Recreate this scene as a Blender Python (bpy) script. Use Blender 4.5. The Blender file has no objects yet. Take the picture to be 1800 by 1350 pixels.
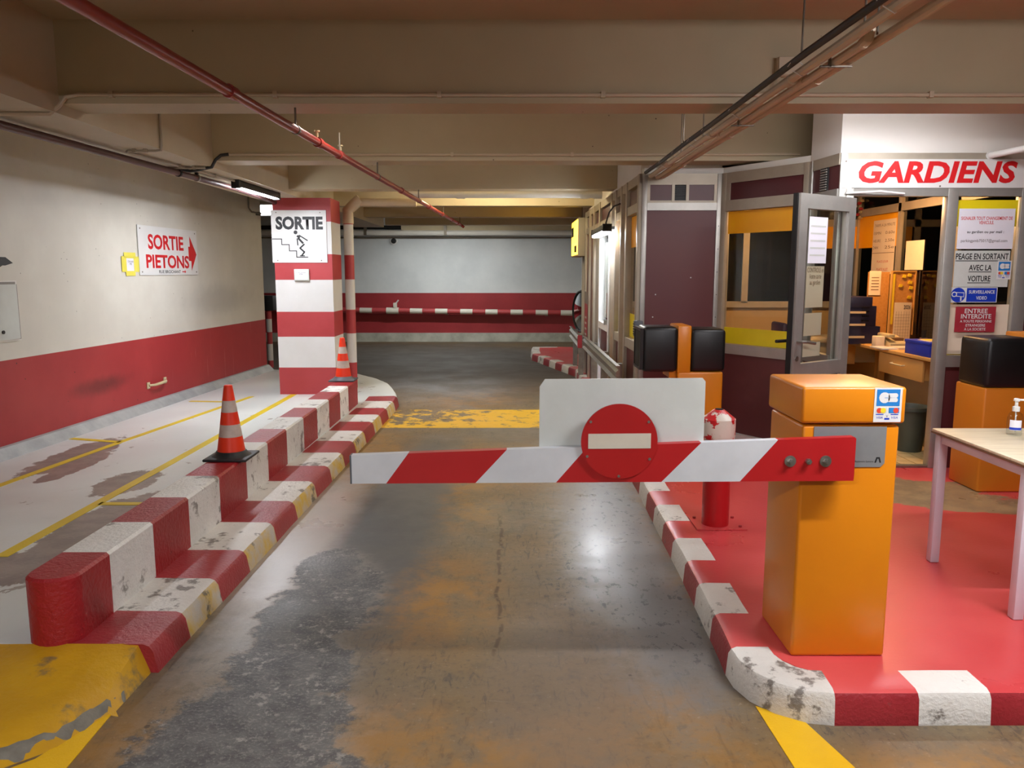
import bpy, bmesh, math, random
from mathutils import Matrix, Vector
random.seed(7)
SC = bpy.context.scene
COL = SC.collection

# ------------------------------------------------------------------ camera
cam = bpy.data.cameras.new('camera'); camo = bpy.data.objects.new('camera', cam); COL.objects.link(camo)
cam.sensor_fit = 'HORIZONTAL'; cam.sensor_width = 36.0
cam.lens = 36.0 * 1380.0 / 1800.0
cam.clip_start = 0.05; cam.clip_end = 100
camo.location = (0, 0, 1.6)
camo.rotation_euler = (math.radians(90 - 8.124), 0, 0)
SC.camera = camo
# ------------------------------------------------------------------ world, exposure
w = bpy.data.worlds.new('world'); SC.world = w; w.use_nodes = True
w.node_tree.nodes['Background'].inputs[0].default_value = (0.5, 0.5, 0.5, 1)
w.node_tree.nodes['Background'].inputs[1].default_value = 0.03
SC.view_settings.view_transform = 'Standard'; SC.view_settings.look = 'None'
SC.view_settings.gamma = 1; SC.view_settings.use_curve_mapping = False
SC.view_settings.exposure = 0.35
cy = SC.cycles
cy.max_bounces = 9; cy.diffuse_bounces = 7; cy.glossy_bounces = 3; cy.transmission_bounces = 4; cy.transparent_max_bounces = 12
cy.adaptive_threshold = 0.03; cy.caustics_reflective = False; cy.caustics_refractive = False
# lamp emission strengths (each lamp is built further down with its fixture; lane and back are added fill)
E_LED_L = 212; E_LED_R = 95; E_ENTRY = 205; E_SIGN = 68; E_LANE_FILL = 40; E_MID = 85; E_FAR = 100; E_BACK_FILL = 270; E_BOOTH = 110

# ------------------------------------------------------------------ helpers: colour, nodes
def lin(h):
    h = h.lstrip('#'); v = [int(h[i:i + 2], 16) / 255 for i in (0, 2, 4)]
    return tuple((c / 12.92 if c <= .04045 else ((c + .055) / 1.055) ** 2.4) for c in v) + (1,)

class NT:
    def __init__(s, name):
        s.m = bpy.data.materials.new(name); s.m.use_nodes = True
        s.t = s.m.node_tree; s.b = s.t.nodes['Principled BSDF']
        s.pos = s.n('ShaderNodeNewGeometry').outputs['Position']
    def n(s, typ): return s.t.nodes.new(typ)
    def link(s, a, b): s.t.links.new(a, b)
    def put(s, sock, v):
        if isinstance(v, bpy.types.NodeSocket): s.link(v, sock)
        elif isinstance(v, str): sock.default_value = lin(v)
        else: sock.default_value = v
    def noise(s, scale, detail=4, rough=.55, vec=None, dist=0):
        x = s.n('ShaderNodeTexNoise'); x.inputs['Scale'].default_value = scale
        x.inputs['Detail'].default_value = detail; x.inputs['Roughness'].default_value = rough
        x.inputs['Distortion'].default_value = dist
        s.link(vec or s.pos, x.inputs['Vector']); return x.outputs[0]
    def voro(s, scale, vec=None):
        x = s.n('ShaderNodeTexVoronoi'); x.inputs['Scale'].default_value = scale
        s.link(vec or s.pos, x.inputs['Vector']); return x.outputs['Distance']
    def math(s, op, a, b=0.0, clamp=False):
        x = s.n('ShaderNodeMath'); x.operation = op; x.use_clamp = clamp
        s.put(x.inputs[0], a); s.put(x.inputs[1], b); return x.outputs[0]
    def mix(s, f, a, b):
        x = s.n('ShaderNodeMix'); x.data_type = 'RGBA'
        s.put(x.inputs[0], f); s.put(x.inputs[6], a); s.put(x.inputs[7], b); return x.outputs[2]
    def rng(s, v, a, b, c=0.0, d=1.0):
        x = s.n('ShaderNodeMapRange'); x.interpolation_type = 'SMOOTHSTEP'
        s.put(x.inputs[0], v)
        for i, k in enumerate((a, b, c, d)): x.inputs[i + 1].default_value = k
        return x.outputs[0]
    def stretch(s, sx, sy, sz):
        x = s.n('ShaderNodeVectorMath'); x.operation = 'MULTIPLY'; s.link(s.pos, x.inputs[0])
        x.inputs[1].default_value = (sx, sy, sz); return x.outputs[0]
    def xyz(s):
        x = s.n('ShaderNodeSeparateXYZ'); s.link(s.pos, x.inputs[0]); return x.outputs
    def blob(s, c, r, edge=.3, wob=None, amp=.6):
        a = s.n('ShaderNodeVectorMath'); a.operation = 'SUBTRACT'; s.link(s.pos, a.inputs[0]); a.inputs[1].default_value = (c[0], c[1], c[2] if len(c) > 2 else 0)
        m = s.n('ShaderNodeVectorMath'); m.operation = 'MULTIPLY'; s.link(a.outputs[0], m.inputs[0])
        m.inputs[1].default_value = (1 / r[0], 1 / r[1], 1 / r[2] if len(r) > 2 else 0)
        l = s.n('ShaderNodeVectorMath'); l.operation = 'LENGTH'; s.link(m.outputs[0], l.inputs[0])
        d = l.outputs['Value']
        if wob is not None: d = s.math('ADD', d, s.math('MULTIPLY', s.math('SUBTRACT', wob, .5), amp))
        return s.rng(d, 1 - edge, 1 + edge, 1, 0)
    def bump(s, h, strength=.2, dist=.01):
        x = s.n('ShaderNodeBump'); x.inputs['Strength'].default_value = strength; x.inputs['Distance'].default_value = dist
        s.link(h, x.inputs['Height']); s.link(x.outputs[0], s.b.inputs['Normal'])
    def done(s, color, rough=.5, metal=0.0, spec=None):
        s.put(s.b.inputs['Base Color'], color); s.put(s.b.inputs['Roughness'], rough); s.put(s.b.inputs['Metallic'], metal)
        if spec is not None: s.b.inputs['Specular IOR Level'].default_value = spec
        return s.m

def paint(name, c1, c2=None, rough=.5, scale=3.0, metal=0.0, bump=.0, bscale=60, spots=None, spot_scale=9, spot_r=.05, var=.5, spec=None):
    t = NT(name); col = c1
    if c2:
        f = t.rng(t.noise(scale, 6, .6), .5 - var / 2, .5 + var / 2)
        col = t.mix(f, c1, c2)
    if spots:
        d = t.rng(t.voro(spot_scale), spot_r * .5, spot_r, 1, 0)
        k = t.rng(t.noise(1.1, 2), .48, .56)
        col = t.mix(t.math('MULTIPLY', d, k), col, spots)
    if bump: t.bump(t.noise(bscale, 3), bump)
    return t.done(col, rough, metal, spec)

def worn(name, c1, c2, under, scale=14, thr=.60, rough=.45, bump=.15, soft=.03, var_scale=2.0):
    """paint with flaked patches that show what lies under it"""
    t = NT(name)
    col = t.mix(t.rng(t.noise(var_scale, 5, .6), .3, .7), c1, c2)
    n = t.noise(scale, 8, .65); big = t.noise(scale * .18, 3)
    k = t.math('ADD', t.math('MULTIPLY', n, .65), t.math('MULTIPLY', big, .35))
    f = t.rng(k, thr - soft, thr + soft)
    t.bump(t.math('ADD', t.noise(scale * 5, 4), t.math('MULTIPLY', n, .8)), bump, .012)
    return t.done(t.mix(f, col, under), rough)

def emit(name, color, strength):
    t = NT(name); t.b.inputs['Base Color'].default_value = (.8, .8, .8, 1)
    t.put(t.b.inputs['Emission Color'], color); t.b.inputs['Emission Strength'].default_value = strength
    return t.m

def glass(name, tint='#ffffff', rough=.02, refl=1.0):
    m = bpy.data.materials.new(name); m.use_nodes = True; t = m.node_tree; t.nodes.clear()
    o = t.nodes.new('ShaderNodeOutputMaterial'); mx = t.nodes.new('ShaderNodeMixShader')
    tr = t.nodes.new('ShaderNodeBsdfTransparent'); tr.inputs[0].default_value = lin(tint)
    gl = t.nodes.new('ShaderNodeBsdfGlossy'); gl.inputs['Roughness'].default_value = rough
    fr = t.nodes.new('ShaderNodeFresnel'); fr.inputs['IOR'].default_value = 1.5
    ge = t.nodes.new('ShaderNodeNewGeometry'); k = t.nodes.new('ShaderNodeMath'); k.operation = 'SUBTRACT'; k.use_clamp = True
    t.links.new(fr.outputs[0], k.inputs[0]); t.links.new(ge.outputs['Backfacing'], k.inputs[1]); t.links.new(k.outputs[0], mx.inputs[0]); t.links.new(tr.outputs[0], mx.inputs[1]); t.links.new(gl.outputs[0], mx.inputs[2])
    t.links.new(mx.outputs[0], o.inputs[0]); return m

# ------------------------------------------------------------------ helpers: geometry (world coordinates)
def frame(o, right, normal):
    """sign frame: local x = right, local y = up, local z = out of the face"""
    r = Vector(right).normalized(); n = Vector(normal).normalized(); u = n.cross(r)
    return Matrix(((r.x, u.x, n.x, o[0]), (r.y, u.y, n.y, o[1]), (r.z, u.z, n.z, o[2]), (0, 0, 0, 1)))

class MB:
    def __init__(s, M=None): s.v = []; s.f = []; s.mi = []; s.M = M or Matrix(); s.sm = []
    def add(s, vs, fs, mi=0, smooth=False):
        b = len(s.v); s.v += [tuple(s.M @ Vector(p)) for p in vs]
        for f in fs: s.f.append(tuple(b + i for i in f)); s.mi.append(mi); s.sm.append(smooth)
        return s
    def box(s, x0, x1, y0, y1, z0, z1, mi=0, bev=0, seg=2):
        if bev > 0:
            bm = bmesh.new(); bmesh.ops.create_cube(bm, size=1)
            for v in bm.verts: v.co = Vector(((x0 + x1) / 2 + v.co.x * (x1 - x0), (y0 + y1) / 2 + v.co.y * (y1 - y0), (z0 + z1) / 2 + v.co.z * (z1 - z0)))
            bmesh.ops.bevel(bm, geom=bm.edges[:], offset=bev, segments=seg, profile=.5, affect='EDGES')
            bm.verts.index_update()
            s.add([v.co.copy() for v in bm.verts], [[v.index for v in f.verts] for f in bm.faces], mi, True); bm.free(); return s
        return s.add([(x0, y0, z0), (x1, y0, z0), (x1, y1, z0), (x0, y1, z0), (x0, y0, z1), (x1, y0, z1), (x1, y1, z1), (x0, y1, z1)],
                     [(0, 3, 2, 1), (4, 5, 6, 7), (0, 1, 5, 4), (1, 2, 6, 5), (2, 3, 7, 6), (3, 0, 4, 7)], mi)
    def prism(s, poly, a, b, axis='z', mi=0, mi_side=None):
        """polygon (2D, counter-clockwise seen from +axis) extruded from a to b; axis z: (x,y); axis y: (x,z); axis x: (y,z)"""
        n = len(poly)
        P = {'z': lambda p, k: (p[0], p[1], k), 'y': lambda p, k: (p[0], k, p[1]), 'x': lambda p, k: (k, p[0], p[1])}[axis]
        vs = [P(p, a) for p in poly] + [P(p, b) for p in poly]
        s.add(vs, [tuple(reversed(range(n))), tuple(range(n, 2 * n))], mi)
        k = len(s.v) - 2 * n
        for i in range(n):
            j = (i + 1) % n; s.f.append((k + i, k + j, k + n + j, k + n + i)); s.mi.append(mi if mi_side is None else mi_side); s.sm.append(False)
        return s
    def tube(s, pts, r, seg=12, mi=0, cap=True):
        pts = [Vector(p) for p in pts]; rs = r if isinstance(r, (list, tuple)) else [r] * len(pts)
        rings = []; prev = None
        for i, p in enumerate(pts):
            d = (pts[min(i + 1, len(pts) - 1)] - pts[max(i - 1, 0)]).normalized()
            if prev is None:
                a = Vector((0, 0, 1)) if abs(d.z) < .9 else Vector((1, 0, 0)); x = d.cross(a).normalized()
            else: x = (prev - d * prev.dot(d)).normalized()
            prev = x; y = d.cross(x)
            rings.append([p + (x * math.cos(2 * math.pi * k / seg) + y * math.sin(2 * math.pi * k / seg)) * rs[i] for k in range(seg)])
        vs = [q for R in rings for q in R]; fs = []
        for i in range(len(pts) - 1):
            for k in range(seg):
                k2 = (k + 1) % seg; fs.append((i * seg + k, i * seg + k2, (i + 1) * seg + k2, (i + 1) * seg + k))
        s.add(vs, fs, mi, True)
        if cap:
            n = len(s.v) - len(vs)
            s.f.append(tuple(n + k for k in reversed(range(seg)))); s.mi.append(mi); s.sm.append(False)
            e = n + (len(pts) - 1) * seg; s.f.append(tuple(e + k for k in range(seg))); s.mi.append(mi); s.sm.append(False)
        return s
    def lathe(s, prof, c, seg=24, mi=0, mis=None):
        """prof: [(radius, z)] bottom to top around the vertical through c"""
        vs = []; n = len(prof)
        for r, z in prof:
            for k in range(seg): a = 2 * math.pi * k / seg; vs.append((c[0] + r * math.cos(a), c[1] + r * math.sin(a), c[2] + z))
        b = len(s.v); s.v += [tuple(s.M @ Vector(p)) for p in vs]
        for i in range(n - 1):
            for k in range(seg):
                k2 = (k + 1) % seg; s.f.append((b + i * seg + k, b + i * seg + k2, b + (i + 1) * seg + k2, b + (i + 1) * seg + k)); s.mi.append(mis[i] if mis else mi); s.sm.append(True)
        s.f.append(tuple(b + k for k in reversed(range(seg)))); s.mi.append(mis[0] if mis else mi); s.sm.append(False)
        s.f.append(tuple(b + (n - 1) * seg + k for k in range(seg))); s.mi.append(mis[-1] if mis else mi); s.sm.append(False)
        return s
    def disc(s, cx, cy, r, z0, z1, seg=40, mi=0):
        return s.prism([(cx + r * math.cos(2 * math.pi * k / seg), cy + r * math.sin(2 * math.pi * k / seg)) for k in range(seg)], z0, z1, 'z', mi)
    def build(s, name, mats, parent=None, origin=None):
        if not isinstance(mats, (list, tuple)): mats = [mats]
        me = bpy.data.meshes.new(name)
        if parent is not None: o = ORI[parent.name]
        elif origin is not None: o = Vector(origin)
        else:
            xs, ys, zs = zip(*s.v); o = Vector(((min(xs) + max(xs)) / 2, (min(ys) + max(ys)) / 2, min(zs)))
        me.from_pydata([tuple(Vector(p) - o) for p in s.v], [], s.f)
        for m in mats: me.materials.append(m)
        me.polygons.foreach_set('material_index', s.mi); me.polygons.foreach_set('use_smooth', s.sm); me.update()
        ob = bpy.data.objects.new(name, me); COL.objects.link(ob)
        if parent is not None: ob.parent = parent
        else: ob.location = o
        ORI[ob.name] = o
        if any(s.sm):
            try: me.set_sharp_from_angle(angle=math.radians(33))
            except Exception: pass
        return ob
ORI = {}
def tag(o, label=None, cat=None, group=None, kind=None):
    if label: o['label'] = label
    if cat: o['category'] = cat
    if group: o['group'] = group
    if kind: o['kind'] = kind
    return o
def thing(name, loc, label, cat, group=None):
    o = bpy.data.objects.new(name, None); COL.objects.link(o); o.location = loc; o.empty_display_size = .1; ORI[o.name] = Vector(loc)
    return tag(o, label, cat, group)
def struct(o, label=None): return tag(o, label, None, None, 'structure')

def text(name, body, box, M, m, parent, bold=0.0, shear=0.0, depth=.001, z=.0012, align=None):
    """lettering fitted into box=(x0,x1,y0,y1) of the sign frame M"""
    cu = bpy.data.curves.new(name, 'FONT'); cu.body = body; cu.size = 1; cu.offset = bold; cu.shear = shear
    cu.align_x = 'CENTER'; cu.resolution_u = 3; cu.space_line = .9
    ob = bpy.data.objects.new(name, cu); COL.objects.link(ob)
    dg = bpy.context.evaluated_depsgraph_get(); dg.update()
    me = bpy.data.meshes.new_from_object(ob.evaluated_get(dg)); bpy.data.objects.remove(ob)
    xs = [v.co.x for v in me.vertices]; ys = [v.co.y for v in me.vertices]
    x0, x1, y0, y1 = min(xs), max(xs), min(ys), max(ys); o = ORI[parent.name]
    sx = (box[1] - box[0]) / (x1 - x0); sy = (box[3] - box[2]) / (y1 - y0)
    for v in me.vertices:
        v.co = M @ Vector((box[0] + (v.co.x - x0) * sx, box[2] + (v.co.y - y0) * sy, z)) - o
    me.materials.clear(); me.materials.append(m); me.update()
    ob = bpy.data.objects.new(name, me); COL.objects.link(ob); ob.parent = parent; ORI[ob.name] = o
    return ob

def sweep(path, prof, inward=1, closed_end=True):
    """kerb: path [(x,y,mat of the stretch to the next point)], prof [(offset to the inside, z)]; inward=+1: inside is left of travel"""
    mb = MB(); n = len(path); m = len(prof); P = [Vector(p[:2]) for p in path]; vs = []
    for i in range(n):
        d = (P[min(i + 1, n - 1)] - P[max(i - 1, 0)]).normalized(); nr = Vector((-d.y, d.x)) * inward
        for off, z in prof: vs.append((P[i].x + nr.x * off, P[i].y + nr.y * off, z))
    mb.v = vs
    for i in range(n - 1):
        for k in range(m - 1):
            q = (i * m + k, (i + 1) * m + k, (i + 1) * m + k + 1, i * m + k + 1)
            mb.f.append(q if inward > 0 else q[::-1]); mb.mi.append(path[i][2]); mb.sm.append(True)
    if closed_end:
        for i in (0, n - 1): mb.f.append(tuple(i * m + k for k in range(m))); mb.mi.append(path[min(i, n - 2)][2]); mb.sm.append(False)
    return mb
def densify(path, step=.12, jit=0.0):
    out = []
    for (a, b) in zip(path[:-1], path[1:]):
        L = math.dist(a[:2], b[:2]); k = max(1, int(L / step))
        for i in range(k):
            j = random.uniform(-jit, jit) if i else 0
            out.append((a[0] + (b[0] - a[0]) * i / k + j, a[1] + (b[1] - a[1]) * i / k + j, a[2]))
    return out + [path[-1]]

# ------------------------------------------------------------------ materials
M = {}
def road_mat():
    t = NT('road_concrete'); x, y, z = t.xyz()
    big = t.noise(.55, 4, .6); mid = t.noise(1.7, 6, .62); fine = t.noise(9, 6, .68); grit = t.noise(70, 2, .6)
    sm = t.noise(1.0, 8, .65, t.stretch(1.6, .5, 1))
    c = t.mix(t.rng(mid, .32, .66), '#5d554a', '#6d5e43')
    c = t.mix(t.rng(big, .38, .62, 0, .7), c, '#7a5f35')
    c = t.mix(t.rng(fine, .5, .72, 0, .55), c, '#443f39')
    sk = t.noise(11, 6, .7, t.stretch(2.6, .55, 1), 1.2); c = t.mix(t.rng(sk, .55, .64, 0, .6), c, '#37332e')
    sk2 = t.noise(7, 6, .72, t.stretch(.7, 2.2, 1), .8); c = t.mix(t.rng(sk2, .6, .7, 0, .4), c, '#8f836f')
    sc2 = t.noise(32, 6, .75); c = t.mix(t.rng(sc2, .53, .66, 0, .6), c, '#3a3632'); c = t.mix(t.rng(sc2, .3, .42, .45, 0), c, '#a39a88')
    # ochre worn spots
    ocb = t.math('MULTIPLY', t.rng(fine, .3, .6, .35, 1), t.rng(t.noise(3.2, 6, .68), .36, .56, .25, 1))
    for cx, cy, rx, ry, k in ((-.42, 3.75, .36, .5, .95), (-.35, 2.35, .6, .35, .8), (.55, 2.3, .35, .5, .6), (1.7, 2.15, .9, .3, .9), (-.35, 5.4, .25, .6, .75), (.93, 4.6, .12, 1.5, .8), (.15, 6.6, .9, .9, .6), (-1.2, 6.6, .3, 1.2, .65), (-1.35, 2.2, .3, .5, .7), (-.5, 9.8, .6, .7, .7), (.3, 11, .8, .7, .5)):
        b = t.blob((cx, cy), (rx, ry), .6, mid, 1.1)
        c = t.mix(t.math('MULTIPLY', b, t.math('MULTIPLY', ocb, k)), c, '#94681f')
    # grey worn tracks, and broad darker areas on the far floor
    for cx, cy, rx, ry, k, col in ((-.78, 4.7, .34, 1.5, .95, '#4b4d4d'), (-.72, 6.3, .3, 1.2, .8, '#5a5853'), (.62, 4.6, .3, 1.7, .75, '#7c7d7d'), (.78, 3.3, .22, .5, .7, '#5a5a58'), (.2, 2.9, .3, .8, .45, '#6a6058'), (-.3, 12.2, 1.6, 2.2, .6, '#5b5650'), (-1.2, 14, 2.8, 2.6, .85, '#3d3832'), (-.2, 12.5, 2.0, 2.0, .6, '#463f36'), (-3, 16, 4, 2.0, .8, '#3b3630'), (.3, 8.0, .8, 1.0, .5, '#6b6255')):
        b = t.blob((cx, cy), (rx, ry), .45, fine, .9)
        c = t.mix(t.math('MULTIPLY', b, k), c, col)
    # rough bare asphalt along the left kerb, with a pale flaked rim
    wob = t.math('ADD', t.math('MULTIPLY', mid, .55), t.math('MULTIPLY', fine, .45))
    bare = None; rim = None
    for cx, cy, rx, ry in ((-.95, 2.45, .34, .5), (-.9, 3.0, .25, .3), (-.93, 3.6, .27, .5), (-.62, 2.1, .4, .3), (-1.02, 4.05, .16, .35)):
        b = t.blob((cx, cy), (rx, ry), .10, wob, 2.6); r = t.blob((cx, cy), (rx * 1.12, ry * 1.12), .3, wob, 2.6)
        bare = b if bare is None else t.math('MAXIMUM', bare, b); rim = r if rim is None else t.math('MAXIMUM', rim, r)
    flake = t.rng(t.noise(22, 6, .72), .52, .62)
    fl2 = t.rng(t.noise(4, 4, .6), .42, .6)
    c = t.mix(t.math('MULTIPLY', rim, t.math('MULTIPLY', t.rng(fine, .42, .6), .5)), c, '#a09b90')
    bc = t.mix(t.rng(fine, .35, .65), '#45474a', '#5f605f')
    bc = t.mix(t.rng(grit, .52, .66, 0, .5), bc, '#85857f')
    bc = t.mix(t.math('MULTIPLY', t.math('MULTIPLY', flake, fl2), .75), bc, '#a3a198')
    c = t.mix(t.math('MULTIPLY', bare, .92), c, bc)
    # pale concrete strip between the kerb and the bare patch
    pale = t.math('MULTIPLY', t.blob((-1.25, 4.6), (.2, 1.4), .5, fine, .6), .8)
    c = t.mix(t.math('MULTIPLY', pale, t.math('SUBTRACT', 1.0, bare)), c, '#a8a096')
    # dark scuffed pits in the right-hand track
    pit = t.rng(t.noise(17, 8, .7, t.stretch(1.4, .8, 1)), .56, .60)
    pm = t.math('MAXIMUM', t.blob((.82, 3.45), (.3, .45), .5, fine, .9), t.math('MAXIMUM', t.blob((.62, 5.2), (.28, .6), .5, fine, .8), t.blob((.45, 4.0), (.3, .6), .5, fine, .9)))
    pit = t.math('MULTIPLY', pit, pm); c = t.mix(t.math('MULTIPLY', pit, .9), c, '#2f2f30')
    # drip line down the middle of the lane
    dl = t.rng(t.math('ABSOLUTE', t.math('SUBTRACT', t.math('ADD', x, t.math('MULTIPLY', t.noise(2.5, 2), .1)), -.02)), .004, .016, 1, 0)
    seg = t.math('MULTIPLY', t.rng(y, 3.05, 3.2), t.rng(y, 4.95, 5.1, 1, 0))
    dl = t.math('MULTIPLY', t.math('MULTIPLY', dl, seg), t.rng(t.noise(13, 2), .42, .5))
    c = t.mix(t.math('MULTIPLY', dl, .8), c, '#432b0c')
    sp = t.math('MULTIPLY', t.rng(t.voro(5.5), .05, .075, 1, 0), t.rng(t.noise(.9, 1), .5, .58))
    c = t.mix(t.math('MULTIPLY', sp, .7), c, '#33281c')
    # worn yellow stop bar across the lane
    yb = t.math('MULTIPLY', t.rng(y, 7.97, 8.02), t.rng(y, 9.05, 9.1, 1, 0))
    yb = t.math('MULTIPLY', yb, t.math('MULTIPLY', t.rng(x, -1.42, -1.36), t.rng(x, .9, .96, 1, 0)))
    wr = t.rng(t.math('ADD', t.noise(6, 8, .7), t.math('MULTIPLY', t.blob((-1.0, 8.8), (.5, .6), .7, mid, .5), -.12)), .38, .46)
    ye = t.math('MULTIPLY', yb, wr); c = t.mix(ye, c, '#d2a312')
    # long faint tyre smears
    c = t.mix(t.rng(sm, .56, .74, 0, .45), c, '#3c3a37')
    fr_ = t.math('MULTIPLY', t.rng(y, 10.5, 12.5), .22)
    gl = t.math('MAXIMUM', t.blob((.6, 5.0), (.35, 1.6), .6, fine, .8), t.blob((-1.2, 4.6), (.25, 1.6), .6, fine, .6))
    r = t.math('ADD', t.math('SUBTRACT', t.rng(mid, .3, .7, .44, .60), t.math('MULTIPLY', gl, .2)), fr_); r = t.math('ADD', r, t.math('MULTIPLY', bare, .1))
    h = t.math('ADD', t.math('MULTIPLY', grit, t.math('ADD', .25, t.math('MULTIPLY', bare, 1.6))), t.math('MULTIPLY', fine, .5))
    t.bump(h, .16, .01)
    return t.done(c, r)
M['road'] = road_mat()

def path_mat():
    t = NT('footpath_paint'); fine = t.noise(7, 8, .68); mid = t.noise(1.5, 6, .6); grit = t.noise(60, 3)
    c = t.mix(t.rng(mid, .3, .7), '#cbd2cf', '#d8dedb')
    wob = t.math('ADD', t.math('MULTIPLY', mid, .5), t.math('MULTIPLY', fine, .5)); bare = None
    for cx, cy, rx, ry in ((-2.35, 4.35, .3, .8), (-2.75, 5.45, .22, .35), (-2.7, 3.8, .7, .22), (-2.15, 5.5, .22, .5), (-2.1, 6.6, .15, .9), (-3.55, 6.3, .2, .7), (-3.35, 5.9, .1, .5), (-2.1, 3.75, .12, .45), (-2.2, 7.9, .2, .6)):
        b = t.blob((cx, cy), (rx, ry), .04, wob, 1.9); bare = b if bare is None else t.math('MAXIMUM', bare, b)
    chip = t.rng(t.noise(4, 6, .6, None, .4), .66, .675); bare = t.math('MAXIMUM', bare, t.math('MULTIPLY', chip, .8))
    c = t.mix(bare, c, t.mix(t.rng(fine, .4, .6), '#7b736c', '#8d837a'))
    c = t.mix(t.rng(fine, .6, .8, 0, .25), c, '#6f6f6c'); t.bump(t.math('ADD', grit, t.math('MULTIPLY', bare, -1.2)), .1)
    return t.done(c, t.rng(mid, .3, .7, .28, .42))
M['path'] = path_mat()

def island_mat():
    t = NT('platform_red_paint'); fine = t.noise(6, 8, .68); mid = t.noise(1.4, 6, .6)
    c = t.mix(t.rng(mid, .3, .7), '#bd3f41', '#c84c4c')
    st = t.noise(3.5, 8, .65, t.stretch(.5, 1.6, 1))
    wob = t.math('ADD', t.math('MULTIPLY', st, .7), t.math('MULTIPLY', fine, .3)); bare = None
    for cx, cy, rx, ry in ((2.75, 5.15, .55, .3), (3.15, 4.85, .5, .16), (2.5, 5.45, .3, .3)):
        b = t.blob((cx, cy), (rx, ry), .05, wob, 1.8); bare = b if bare is None else t.math('MAXIMUM', bare, b)
    c = t.mix(bare, c, t.mix(t.rng(fine, .4, .62), '#7a6a52', '#94805f'))
    c = t.mix(t.rng(fine, .62, .8, 0, .3), c, '#8f3031'); t.bump(t.noise(50, 3), .06)
    return t.done(c, t.rng(mid, .3, .7, .26, .4))
M['island'] = island_mat()

def wall_left_mat():
    t = NT('wall_left_paint'); x, y, z = t.xyz(); mid = t.noise(1.2, 5, .6); fine = t.noise(8, 6, .65)
    wht = t.mix(t.rng(mid, .3, .7), '#c9c5ba', '#d4d1c6')
    sp = t.math('MULTIPLY', t.rng(t.voro(11), .05, .08, 1, 0), t.rng(t.noise(1.3, 2), .5, .56))
    wht = t.mix(t.math('MULTIPLY', sp, .75), wht, '#6e6a63')
    sc = t.math('MULTIPLY', t.blob((-3.85, 10.4, 1.25), (3, .9, .16), .6, fine, .8), .35); wht = t.mix(sc, wht, '#8f8e8c')
    red = t.mix(t.rng(mid, .3, .7), '#9c2a2e', '#a93536')
    sk = t.math('MULTIPLY', t.blob((-4, 7.6, .5), (3, .4, .07), .7, fine, 1.2), .55); red = t.mix(sk, red, '#2b1416')
    st = t.rng(t.noise(6, 5, .6, t.stretch(1, 3, .15)), .64, .72, 0, .45); red = t.mix(t.math('MULTIPLY', st, t.rng(y, 8.6, 9.6)), red, '#c98882')
    sp2 = t.math('MULTIPLY', t.rng(t.voro(9), .05, .08, 1, 0), t.rng(t.noise(1.1, 2), .5, .56)); red = t.mix(sp2, red, '#571417')
    c = t.mix(t.rng(z, .888, .892, 1, 0), wht, red)
    t.bump(t.noise(25, 4), .05); return t.done(c, .5)
M['wall_left'] = wall_left_mat()
def wall_far_mat():
    t = NT('wall_far_paint'); x, y, z = t.xyz(); mid = t.noise(1.2, 5, .6)
    wht = t.mix(t.rng(mid, .3, .7), '#c3c8cb', '#d2d6d8')
    red = t.mix(t.rng(mid, .3, .7), '#8a2229', '#992a30')
    c = t.mix(t.rng(z, 1.115, 1.125, 1, 0), wht, red); t.bump(t.noise(25, 4), .05); return t.done(c, .55)
M['wall_far'] = wall_far_mat()
M['concrete'] = paint('ceiling_cream_paint', '#b3a689', '#bfb294', .62, 1.2, spots='#4d4232', spot_scale=7, spot_r=.055, bump=.05, bscale=20)
M['slab'] = paint('slab_cream_paint', '#b3a48a', '#bfae93', .65, 1.0, bump=.04, bscale=20)
M['girder'] = paint('girder_cream_paint', '#bcb29b', '#c8bea6', .6, 1.5, bump=.05, bscale=20)
M['plinth'] = paint('plinth_grey', '#8b8f8e', '#a9acaa', .55, 4, bump=.1)
M['farkerb'] = paint('far_kerb_grey', '#8f8f84', '#b8b8ad', .6, 3, bump=.1)
M['bulk'] = paint('bulkhead_white', '#d4d2cc', '#dedcd6', .55, 1.5)
M['kerb_red'] = worn('kerb_red_paint', '#8d2028', '#9c2d33', '#6e5550', 14, .63, .38, .35)
M['kerb_white'] = worn('kerb_white_paint', '#d8d6cf', '#c6c3bb', '#77716a', 11, .57, .42, .45)
M['kerb_side'] = worn('kerb_yellow_on_white', '#c9a41c', '#b8b4aa', '#6b6558', 9, .58, .5, .25, var_scale=7)
M['wallb_red'] = worn('low_wall_red_paint', '#8f161c', '#a01e24', '#5a1517', 10, .64, .42, .55)
M['wallb_white'] = worn('low_wall_white_paint', '#e3e3de', '#d2d1ca', '#8d8982', 9, .57, .5, .7)
M['yel_ramp'] = worn('ramp_yellow_paint', '#c99a18', '#b3851a', '#6e6248', 7, .59, .42, .3, .05)
M['yel_line'] = worn('yellow_line_paint', '#dcc21f', '#d0b41f', '#a3a19a', 16, .66, .45, .1)
M['yel_road'] = worn('yellow_road_paint', '#e6b70e', '#d9a80e', '#6b5d38', 30, .70, .45, .2)
M['col_red'] = paint('column_red_paint', '#a8393d', '#b34246', .5, 2.5)
M['col_white'] = paint('column_white_paint', '#d8d8d6', '#cfcfcc', .5, 2.5)
M['orange'] = paint('orange_enamel', '#cf7a10', '#d88414', .32, 1.6, bump=.015, bscale=120)
M['orange_old'] = worn('orange_worn_enamel', '#c9761a', '#d07c1c', '#7a4312', 16, .66, .38, .05)
M['black'] = paint('black_plastic', '#0d0d0e', '#141415', .38, 5, bump=.05, bscale=250)
M['blackmat'] = paint('matt_black', '#0b0b0c', '#121212', .6, 5)
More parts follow.
